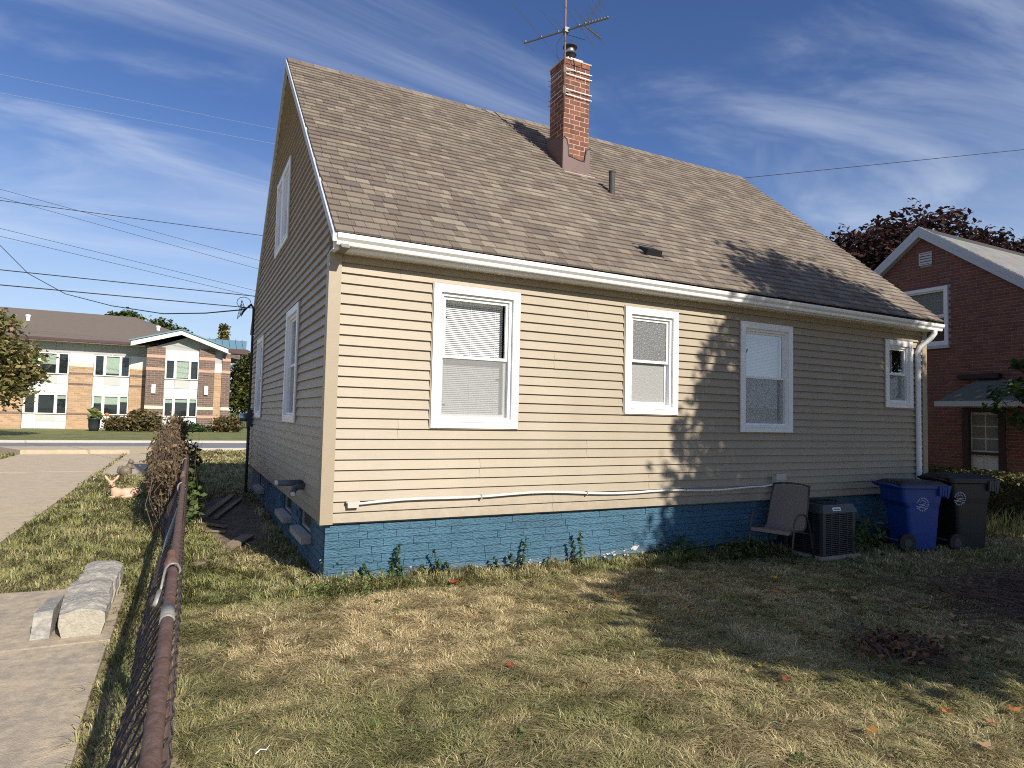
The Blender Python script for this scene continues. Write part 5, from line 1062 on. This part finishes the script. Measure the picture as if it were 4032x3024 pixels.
# trees standing to the right of and behind the camera: their crowns shade the wall, the roof and the lawn
make_tree('yard_maple', 'broad-leaved yard tree out of frame shading the right of the house', 'tree', (8.6, -8.4, gz(8.6)), 3.0, .2,
          [B(7.9, -8, 5.7, 2.0, 1.6, 1.7), B(9.6, -8.2, 6.0, 2.3, 1.8, 2.2), B(8.7, -8, 8.1, 1.6, 1.3, 1.7), B(7.3, -8, 7.0, .8, .8, 1.0), B(11.3, -8.2, 5.4, 1.7, 1.5, 1.9), B(6.6, -8, 4.6, 1.3, 1.1, .95), B(10.4, -8, 3.6, 2.4, 1.4, 1.2), B(7.6, -8, 3.4, 1.8, 1.3, .9)], 52000, .13, GREEN, .20, flat=.1, shell=.40)
make_tree('yard_shrub_tree', 'low leafy tree out of frame shading the lawn', 'tree', (5.4, -8.6, gz(5.4)), 1.4, .09,
          [B(4.6, -7.8, 3.25, 1.2, .7, .6), B(6.2, -7.8, 3.0, 1.6, .8, .8), B(8.2, -7.8, 2.7, 1.8, .8, 1.0), B(7.2, -8, 3.7, 1.6, 1.1, .9), B(4.9, -8, 3.6, 1.0, .9, .6)], 44000, .13, GREEN, .18, flat=.1, shell=.42)

# ================================================================== VINES ON THE FENCE
dv = thing('dead_vine', 'brown dried vine heaped over the far part of the fence', 'vine', (-1.5, 6, ZL)); m = MB()
for i in range(120):
    y = random.uniform(2.6, 9.5); p = [(-1.42 + random.uniform(-.15, .1), y, ZL), (-1.5 + random.uniform(-.2, .15), y + random.uniform(-.3, .3), random.uniform(.4, .7)), (-1.45 + random.uniform(-.22, .12), y + random.uniform(-.5, .5), random.uniform(.8, 1.38))]; m.tube(p, [.007, .005, .003], 4)
obj('stems', m, MT['twig'], dv)
P = blob_points([((-1.52, 6.4, .75), (.22, 3.2, .52)), ((-1.46, 7.6, 1.15), (.16, 1.2, .32)), ((-1.5, 4.6, .55), (.17, 1.6, .5))], 15000, .07, 16, .5); P[:, 2] = np.maximum(P[:, 2], ZL)
o = np_mesh('dry_leaves', leaf_quads(P, .042, .0), 4, [(0, 1, 2, 3)], pick([(.20, .13, .07), (.13, .085, .05), (.27, .18, .10), (.09, .085, .035)], len(P), .2), MT['leaf'], dv); o.matrix_parent_inverse = Matrix.Translation(-Vector(dv.location))
iv_ = thing('green_vine', 'green leafy vine climbing the house side of the fence', 'vine', (-1.18, 4.5, ZL)); P = blob_points([((-1.17, 4.4, .36), (.07, 1.8, .36)), ((-1.15, 7.0, .62), (.06, .6, .30))], 650, .06, 8, .6); P[:, 2] = np.maximum(P[:, 2], ZL + .02)
o = np_mesh('leaves', leaf_quads(P, .06, .1), 4, [(0, 1, 2, 3)], pick([(.10, .15, .04), (.14, .19, .06), (.07, .10, .03)], len(P), .2), MT['leaf'], iv_); o.matrix_parent_inverse = Matrix.Translation(-Vector(iv_.location))
m = MB()
for i in range(14): y = random.uniform(3, 7.6); m.tube([(-1.22, y, ZL), (-1.15 + random.uniform(-.05, .06), y + .1, .5), (-1.13 + random.uniform(-.06, .12), y + random.uniform(-.2, .3), random.uniform(.8, 1.2))], [.006, .004, .002], 4)
obj('stems', m, MT['twig'], iv_)

# ================================================================== WEEDS ALONG THE FOUNDATION
def weed(label, x, y, h, group=None):
    zb = gz(x); t = thing('weed', label, 'weed', (x, y, zb), group); m = MB(); lean = random.uniform(-.08, .08); st = [(x + lean * q ** 2, y - .02 * q, zb + h * q) for q in (0, .35, .7, 1)]; m.tube(st, [.004, .0035, .003, .0015], 5); obj('stem', m, mat('weed_stem', (.06, .09, .03), .7) if 'weed_stem' not in bpy.data.materials else bpy.data.materials['weed_stem'], t)
    n = int(34 * h / .3) + 10; q = rng.uniform(.08, 1.0, n); P = np.stack([x + lean * q ** 2 + rng.standard_normal(n) * .022 * (1.15 - q), y - .02 * q + rng.standard_normal(n) * .02, zb + h * q], 1)
    o = np_mesh('leaves', leaf_quads(P, .034, .1), 4, [(0, 1, 2, 3)], pick([(.035, .06, .02), (.05, .085, .025), (.06, .10, .04)], n, .2), MT['leaf'], t); o.matrix_parent_inverse = Matrix.Translation(-Vector(t.location))
WG = 'weeds along the blue foundation'
for x, h in ((.30, .20), (.40, .15), (.70, .26), (.90, .15), (.97, .12), (1.22, .16), (1.36, .10), (1.48, .12), (1.76, .20), (1.92, .22), (2.34, .14), (2.45, .12), (3.05, .09)): weed('small dark-leaved weed growing at the foot of the blue foundation', x, -.02 - random.uniform(0, .05), h, WG)
weed('tallest bushy weed near the left end of the blue foundation', .60, -.03, .40, WG); weed('tall bent weed near the middle of the sunlit foundation', 2.06, -.04, .38, WG); weed('bushy weed with broad leaves between smaller ones on the blue foundation', 1.08, -.06, .30, WG); weed('tall lone weed nearest the shadow on the blue foundation', 2.80, -.08, .42, WG); weed('second stem close beside the tall lone weed on the foundation', 2.74, -.05, .30, WG)
def clump(label, c, r, n, size=.05, cols=GREEN): return shrub(label, c, r, n, size, cols, 'weed_clump')
clump('dark leafy weed clump under the patio chair', (5.05, -.28, gz(5) + .07), (.36, .2, .11), 600, .04); clump('leafy weed clump at the foundation left of the chair', (4.25, -.12, gz(4.2) + .06), (.35, .12, .09), 520, .04); clump('weeds growing between the air conditioner and blue bin', (7.35, -.35, gz(7.3) + .14), (.26, .2, .24), 500); clump('tall grass tuft against the right face of the air conditioner', (6.78, -.78, gz(6.8) + .15), (.08, .08, .22), 160, .04)
clump('bright green weeds at the left corner of the foundation', (.15, -.28, gz(0) + .02), (.60, .16, .05), 1500, .021, [(.09, .14, .035), (.13, .19, .05), (.18, .22, .07)])

# ================================================================== FALLEN LEAVES, STICKS, BRUSH
def fallen(label, x, y, col, s=.055, group=None):
    m = MB(); m.col = col; z = gz(x) + .05; a0 = random.uniform(0, 6.28); n = 10; pts = []
    for q in range(n): a = a0 + 2 * math.pi * q / n; r = s * (1.0 if q % 2 == 0 else .55) * random.uniform(.8, 1.15); pts.append((x + r * math.cos(a), y + r * math.sin(a), z + .35 * abs(r * math.cos(a - a0)) + random.uniform(-.004, .006)))
    c = m.vs([(x, y, z)]); i = m.vs(pts)
    for q in range(n): m.face([c, i + q, i + (q + 1) % n])
    tag(obj('fallen_leaf', m, MT['leafdry']), label, 'leaf', group)
RED, ORG, YEL, TAN = (.36, .06, .03), (.50, .20, .06), (.62, .42, .07), (.46, .29, .15)
LG = 'dry leaves scattered on the lawn'
fallen('red fallen leaf close to the foundation weeds', 1.13, -.40, RED, .06); fallen('dark red fallen leaf alone in the middle of the sunlit lawn', .67, -2.51, RED, .045)
fallen('bright yellow fallen leaf in the sunlit patch near the chair', 4.47, -1.36, YEL); fallen('orange fallen leaf in the dark area below the yellow one', 3.98, -1.79, ORG)
fallen('yellow-orange fallen leaf on the lit lawn at the shadow edge', 2.26, -3.15, YEL, .04); fallen('deep red fallen leaf on green grass right of the shadow edge', 2.23, -3.37, RED, .04); fallen('large orange fallen leaf nearest the bottom edge', 2.07, -4.05, (.60, .30, .06), .045)
fallen('reddish fallen leaf at the left of the lawn shadow', 2.38, -1.37, (.42, .13, .05), .045)
for x, y in [(3.14, -1.83), (3.51, -2.52), (3.38, -2.56), (4.54, -2.23), (4.76, -2.37), (4.72, -2.03), (4.59, -1.96), (4.87, -2.94), (5.11, -2.85), (4.36, -3.15), (4.64, -3.17), (4.45, -3.29), (4.04, -3.21), (4.19, -3.31), (3.77, -3.19), (4.49, -3.41), (4.51, -3.49), (4.24, -3.66), (3.1, -3.88), (3.12, -4.23), (2.82, -4.27), (2.47, -4.41), (3.38, -3.56), (3.57, -3.48), (2.73, -4.07), (4.51, -2.91)]: fallen('dry leaf lying near the twig brush pile' if x > 4.3 and y < -2.7 else 'dry leaf on the shaded lawn below the chair' if y > -2.7 else 'dry leaf around the brown leaf heap' if x > 3.3 else 'dry leaf in the lower right corner of the lawn', x, y, random.choice([TAN, ORG, TAN, (.40, .20, .10)]), random.uniform(.035, .055), LG)
def stick(label, pts, r): m = MB(); m.tube([(x, y, gz(x) + z) for x, y, z in pts], [r, r * .8, r * .6, r * .3][:len(pts)], 5); tag(obj('stick', m, MT['twig']), label, 'stick')
stick('thin curved brown stick at the left of the lawn shadow', [(2.98, -2.0, .06), (2.76, -2.25, .065), (2.55, -2.6, .06), (2.47, -2.82, .05)], .008)
stick('short stick with dry leaf near the brush pile', [(4.62, -2.62, .06), (4.55, -2.75, .07), (4.46, -2.95, .06)], .009)
m = MB(); m.tube([(-.935, -2.97, gz(0) + .035), (-.91, -2.955, gz(0) + .045), (-.885, -2.96, gz(0) + .04), (-.865, -2.93, gz(0) + .045)], [.0035, .003, .003, .001], 5); tag(obj('twig', m, MT['white']), 'small bare white twig on the grass near the fence', 'twig')
bp_ = thing('brush_pile', 'dark heap of cut twigs at the right edge of the lawn', 'brush pile', (5.9, -3.1, gz(5.9)))
def twigs(n, cx, cy, sx, sy, h, ln):
    m = MB()
    for i in range(n):
        x, y = cx + random.gauss(0, sx), cy + random.gauss(0, sy); z = gz(x) + random.uniform(.02, h) * math.exp(-((x - cx) / (2 * sx)) ** 2); a = random.uniform(0, 6.28); l = random.uniform(.3, 1) * ln; dz_ = random.uniform(-.1, .15)
        m.tube([(x, y, z), (x + l * .5 * math.cos(a), y + l * .5 * math.sin(a), z + dz_ * .5 + .02), (x + l * math.cos(a + .2), y + l * math.sin(a + .2), max(gz(x) + .02, z + dz_))], [.006, .0045, .002], 4)
    return m
obj('twigs', twigs(420, 6.1, -3.0, .55, .35, .32, .7), mat('red_twigs', (.10, .058, .05), .85, .2, 20), bp_)
m = MB(); m.tube([(4.95, -2.93, gz(5) + .06), (5.5, -3.2, gz(5) + .12), (6.3, -3.5, gz(6) + .2)], [.012, .016, .02], 6); m.tube([(4.9, -3.05, gz(5) + .05), (5.6, -3.3, gz(5) + .09), (6.4, -3.7, gz(6) + .15)], [.008, .012, .014], 6); obj('branch', m, MT['bark'], bp_)
lp = thing('leaf_pile', 'low heap of brown dry leaves and twigs on the shaded lawn', 'leaf pile', (3.58, -3.3, gz(3.6))); n = 520
P = np.stack([3.56 + rng.standard_normal(n) * .20, -3.30 + rng.standard_normal(n) * .16, gz(3.6) + .04 + rng.uniform(0, .07, n)], 1); o = np_mesh('dry_leaves', leaf_quads(P, .038, .3), 4, [(0, 1, 2, 3)], pick([(.20, .11, .06), (.14, .075, .045), (.30, .18, .09), (.09, .05, .035)], n, .2), MT['leaf'], lp); o.matrix_parent_inverse = Matrix.Translation(-Vector(lp.location))
obj('twigs', twigs(45, 3.55, -3.25, .22, .18, .10, .35), MT['twig'], lp)

# ================================================================== GRASS
def vnoise(x, y, s, seed):
    g = np.random.default_rng(seed).uniform(0, 1, (64, 64)); X, Y = x / s, y / s; xi, yi = np.floor(X).astype(int), np.floor(Y).astype(int); fx, fy = X - xi, Y - yi; fx = fx * fx * (3 - 2 * fx); fy = fy * fy * (3 - 2 * fy)
    q = lambda a, b: g[(xi + a) % 64, (yi + b) % 64]
    return (q(0, 0) * (1 - fx) + q(1, 0) * fx) * (1 - fy) + (q(0, 1) * (1 - fx) + q(1, 1) * fx) * fy
cF, cR = np.array(fw), np.array(rr); cU = np.array(uu)
def in_view(x, y, z, mx=1.12):
    d = np.stack([x, y, z], 1) - CAM; zz = d @ cF; u = (d @ cR) / np.maximum(zz, .05) * 2511.3 / 2016; v = (d @ cU) / np.maximum(zz, .05) * 2511.3 / 1512
    return (zz > .2) & (np.abs(u) < mx + .25) & (v > -1.35) & (v < 1.2)
def blades(name, x0, x1, y0, y1, n, hmin, hmax, wid, mask, dryf, label=None, lie=1.0, seed=3):
    x = rng.uniform(x0, x1, n); y = rng.uniform(y0, y1, n); z = gzv(x)
    d = np.sqrt((x - CAM[0]) ** 2 + (y - CAM[1]) ** 2 + 2.0)
    keep = in_view(x, y, z) & mask(x, y); x, y, z, d = x[keep], y[keep], z[keep], d[keep]; n = len(x)
    tuft = vnoise(x, y, .09, 5) * .6 + vnoise(x, y, .33, 9) * .4
    h = rng.uniform(hmin, hmax, n) * (.30 + 1.45 * tuft ** 1.4) * (1 + .02 * d)
    swirl = vnoise(x, y, .22, 21) * 9.0; a = swirl + rng.standard_normal(n) * .9; ln = h * lie * rng.uniform(.4, 1.5, n)
    dirx, diry = np.cos(a), np.sin(a); w = wid * rng.uniform(.6, 1.3, n) * (0.55 + .16 * d); px_, py_ = -diry * w * .5, dirx * w * .5
    vx = rng.uniform(-.3, .3, n); px_ = px_ + 0; V = np.empty((n, 5, 3)); z = z - .004
    V[:, 0] = np.stack([x - px_, y - py_, z], 1); V[:, 1] = np.stack([x + px_, y + py_, z], 1)
    mxx, myy = x + dirx * ln * .38, y + diry * ln * .38
    V[:, 2] = np.stack([mxx + px_ * .85, myy + py_ * .85, z + h * .72], 1); V[:, 3] = np.stack([mxx - px_ * .85, myy - py_ * .85, z + h * .72], 1)
    V[:, 4] = np.stack([x + dirx * ln + vx * h * .3, y + diry * ln, z + h * rng.uniform(.55, 1.05, n)], 1)
    dry = np.clip(dryf(x, y) + .22 * rng.standard_normal(n), 0, 1)[:, None]
    g = pick([(.185, .205, .06), (.24, .245, .085), (.115, .135, .04), (.31, .30, .125)], n, .22); s = pick([(.66, .52, .28), (.54, .42, .22), (.82, .67, .39), (.36, .275, .15)], n, .22)
    col = g * (1 - dry) + s * dry
    o = np_mesh(name, V, 5, [(0, 1, 2, 3), (3, 2, 4)], col, MT['grass']); tag(o, label or 'grass', 'grass', None, 'stuff'); return o
def dry_main(x, y):
    b = vnoise(x + 7, y + 3, 1.1, 2) * .5 + vnoise(x, y, .35, 4) * .35 + vnoise(x, y, 2.7, 6) * .35
    edge = np.exp(-((y + .18) / .22) ** 2) * .55 + np.exp(-((x + 1.2) / .28) ** 2) * .45
    band = np.exp(-((y + 1.1 + .1 * x) / .9) ** 2) * .24 * (x < 3.2)
    return np.clip(b * 1.45 - .36 - edge + band * 1.5 - .05 * (x > 3) - .06 * (y < -3.2), 0.05, .95)
def m_main(x, y):
    dirt = (((x + .62) / .50) ** 2 + ((y - 4.6) / 3.2) ** 2) < rng.uniform(.55, 1.15, len(x))
    inhouse = (x > -.05) & (y > .03) & (y < 8) & (x < 9.6); tr = (x > -1.26 + .02 * rng.standard_normal(len(x)))
    return tr & ~inhouse & ~dirt
def keepd(f, near, pw):   # thin out with distance
    def g(x, y):
        d = np.sqrt((x - CAM[0]) ** 2 + (y - CAM[1]) ** 2); return f(x, y) & (rng.uniform(0, 1, len(x)) < np.minimum(1, (near / d) ** pw))
    return g
blades('lawn_grass', -1.3, 6.5, -5.3, .1, 780000, .014, .048, .0037, keepd(m_main, 4.0, 1.6), dry_main, 'short dry green and straw lawn grass in the foreground', lie=2.1)
blades('side_grass', -1.3, .2, -.3, 9.5, 110000, .03, .09, .005, keepd(m_main, 5.0, 1.2), lambda x, y: dry_main(x, y) * .8, 'grass growing between the fence and the gable wall')
blades('shaded_grass', 6.0, 14.5, -5.0, 6, 150000, .03, .075, .0055, keepd(lambda x, y: m_main(x, y) & ((x < 11.9) | (y < -4)), 8.0, 1.2), lambda x, y: dry_main(x, y) * .75, 'grass on the shaded right lawn by the bins')
def m_left(x, y):
    slab = (x < -1.70) & (y < .62 + .0 * x) & (y > -8); slab |= (x < -2.0) & (y < .8) & (y > -8)
    drv = (x < -3.12) & (y < 22); padm = (x > -3.08) & (x < -1.86) & (y > 11.73) & (y < 20.1)
    j = .035 * rng.standard_normal(len(x)); slab = ((x < -1.70 + j) & (y < .50 + j) & (y > -8)) | ((x < -2.0) & (y < .66 + j) & (y > -8)); drv = (x < -3.14 + j) & (y < 22)
    return (x < -1.33) & ~slab & ~drv & ~padm
blades('path_grass', -3.4, -1.30, -5.2, 12.2, 190000, .03, .085, .0048, keepd(m_left, 4.0, 1.15), lambda x, y: np.clip(.5 * vnoise(x, y, .8, 31) + .3 * vnoise(x, y, .3, 33) - .26, .02, .8), 'greener grass between the fence and the driveway')
blades('far_grass', -9.5, 3.0, 9.0, 22.4, 60000, .04, .09, .006, lambda x, y: (m_left(x, y) | ((x > -1.3)) | (x < -6.2)) & ~((x > -.1) & (y < 8.2)) & ~((x > -7.2) & (x < -1.9) & (y > 20)), lambda x, y: np.clip(.55 * vnoise(x, y, 1.2, 41), .02, .7), 'grass verge beside the road')
blades('foundation_grass', -.6, 6.0, -.34, .04, 16000, .05, .12, .0042, m_main, lambda x, y: np.clip(.75 * vnoise(x, y, .5, 51) + .5 * np.exp(-((x - 1.9) / .6) ** 2) - .2, .02, .95), 'taller ragged grass at the foot of the blue foundation', lie=.8)
n = 150; cx_w = rng.uniform(-1.1, 5.0, n); cy_w = rng.uniform(-4.7, -.4, n); per = 9; P = np.repeat(np.stack([cx_w, cy_w, gzv(cx_w) + .025], 1), per, 0) + rng.standard_normal((n * per, 3)) * np.array([.022, .022, .005])
tag(np_mesh('lawn_weeds', leaf_quads(P, .021, 1.6, 1.8), 4, [(0, 1, 2, 3)], pick([(.10, .14, .04), (.14, .18, .055), (.18, .20, .07)], len(P), .2), MT['leaf']), 'small broadleaf weeds dotted through the lawn', 'weeds', None, 'stuff')
n = 900; P = np.stack([rng.uniform(1.2, 6.5, n), rng.uniform(-4.6, -.6, n), np.zeros(n)], 1); P = P[rng.uniform(0, 1, n) < np.clip((P[:, 0] - 1.2) / 4.5, .05, 1)]; P[:, 2] = gzv(P[:, 0]) + rng.uniform(.02, .045, len(P))
tag(np_mesh('leaf_litter', leaf_quads(P, .02, 1.2), 4, [(0, 1, 2, 3)], pick([(.36, .24, .13), (.25, .15, .08), (.44, .31, .18), (.30, .13, .06)], len(P), .2), MT['leaf']), 'small crumbs of brown leaf litter across the right lawn', 'leaf litter', None, 'stuff')
# tall seed-heads by the hedge
tg = thing('seed_grass', 'tall pale seed-head grass at the foot of the hedge', 'grass', (11.2, -.9, gz(11.2))); n = 420; V = np.empty((n, 5, 3)); x = 11.35 + rng.standard_normal(n) * .25; y = -.75 + rng.standard_normal(n) * .5; h = rng.uniform(.15, .5, n); a = rng.uniform(0, 6.28, n); z = gzv(x); w = .006
V[:, 0] = np.stack([x, y - w, z], 1); V[:, 1] = np.stack([x, y + w, z], 1); V[:, 2] = np.stack([x + .05 * np.cos(a), y + w + .05 * np.sin(a), z + h * .6], 1); V[:, 3] = np.stack([x + .05 * np.cos(a), y - w + .05 * np.sin(a), z + h * .6], 1); V[:, 4] = np.stack([x + .16 * np.cos(a), y + .16 * np.sin(a), z + h], 1)
o = np_mesh('blades', V, 5, [(0, 1, 2, 3), (3, 2, 4)], pick([(.30, .30, .12), (.20, .22, .08), (.40, .36, .2)], n), MT['grass'], tg); o.matrix_parent_inverse = Matrix.Translation(-Vector(tg.location))
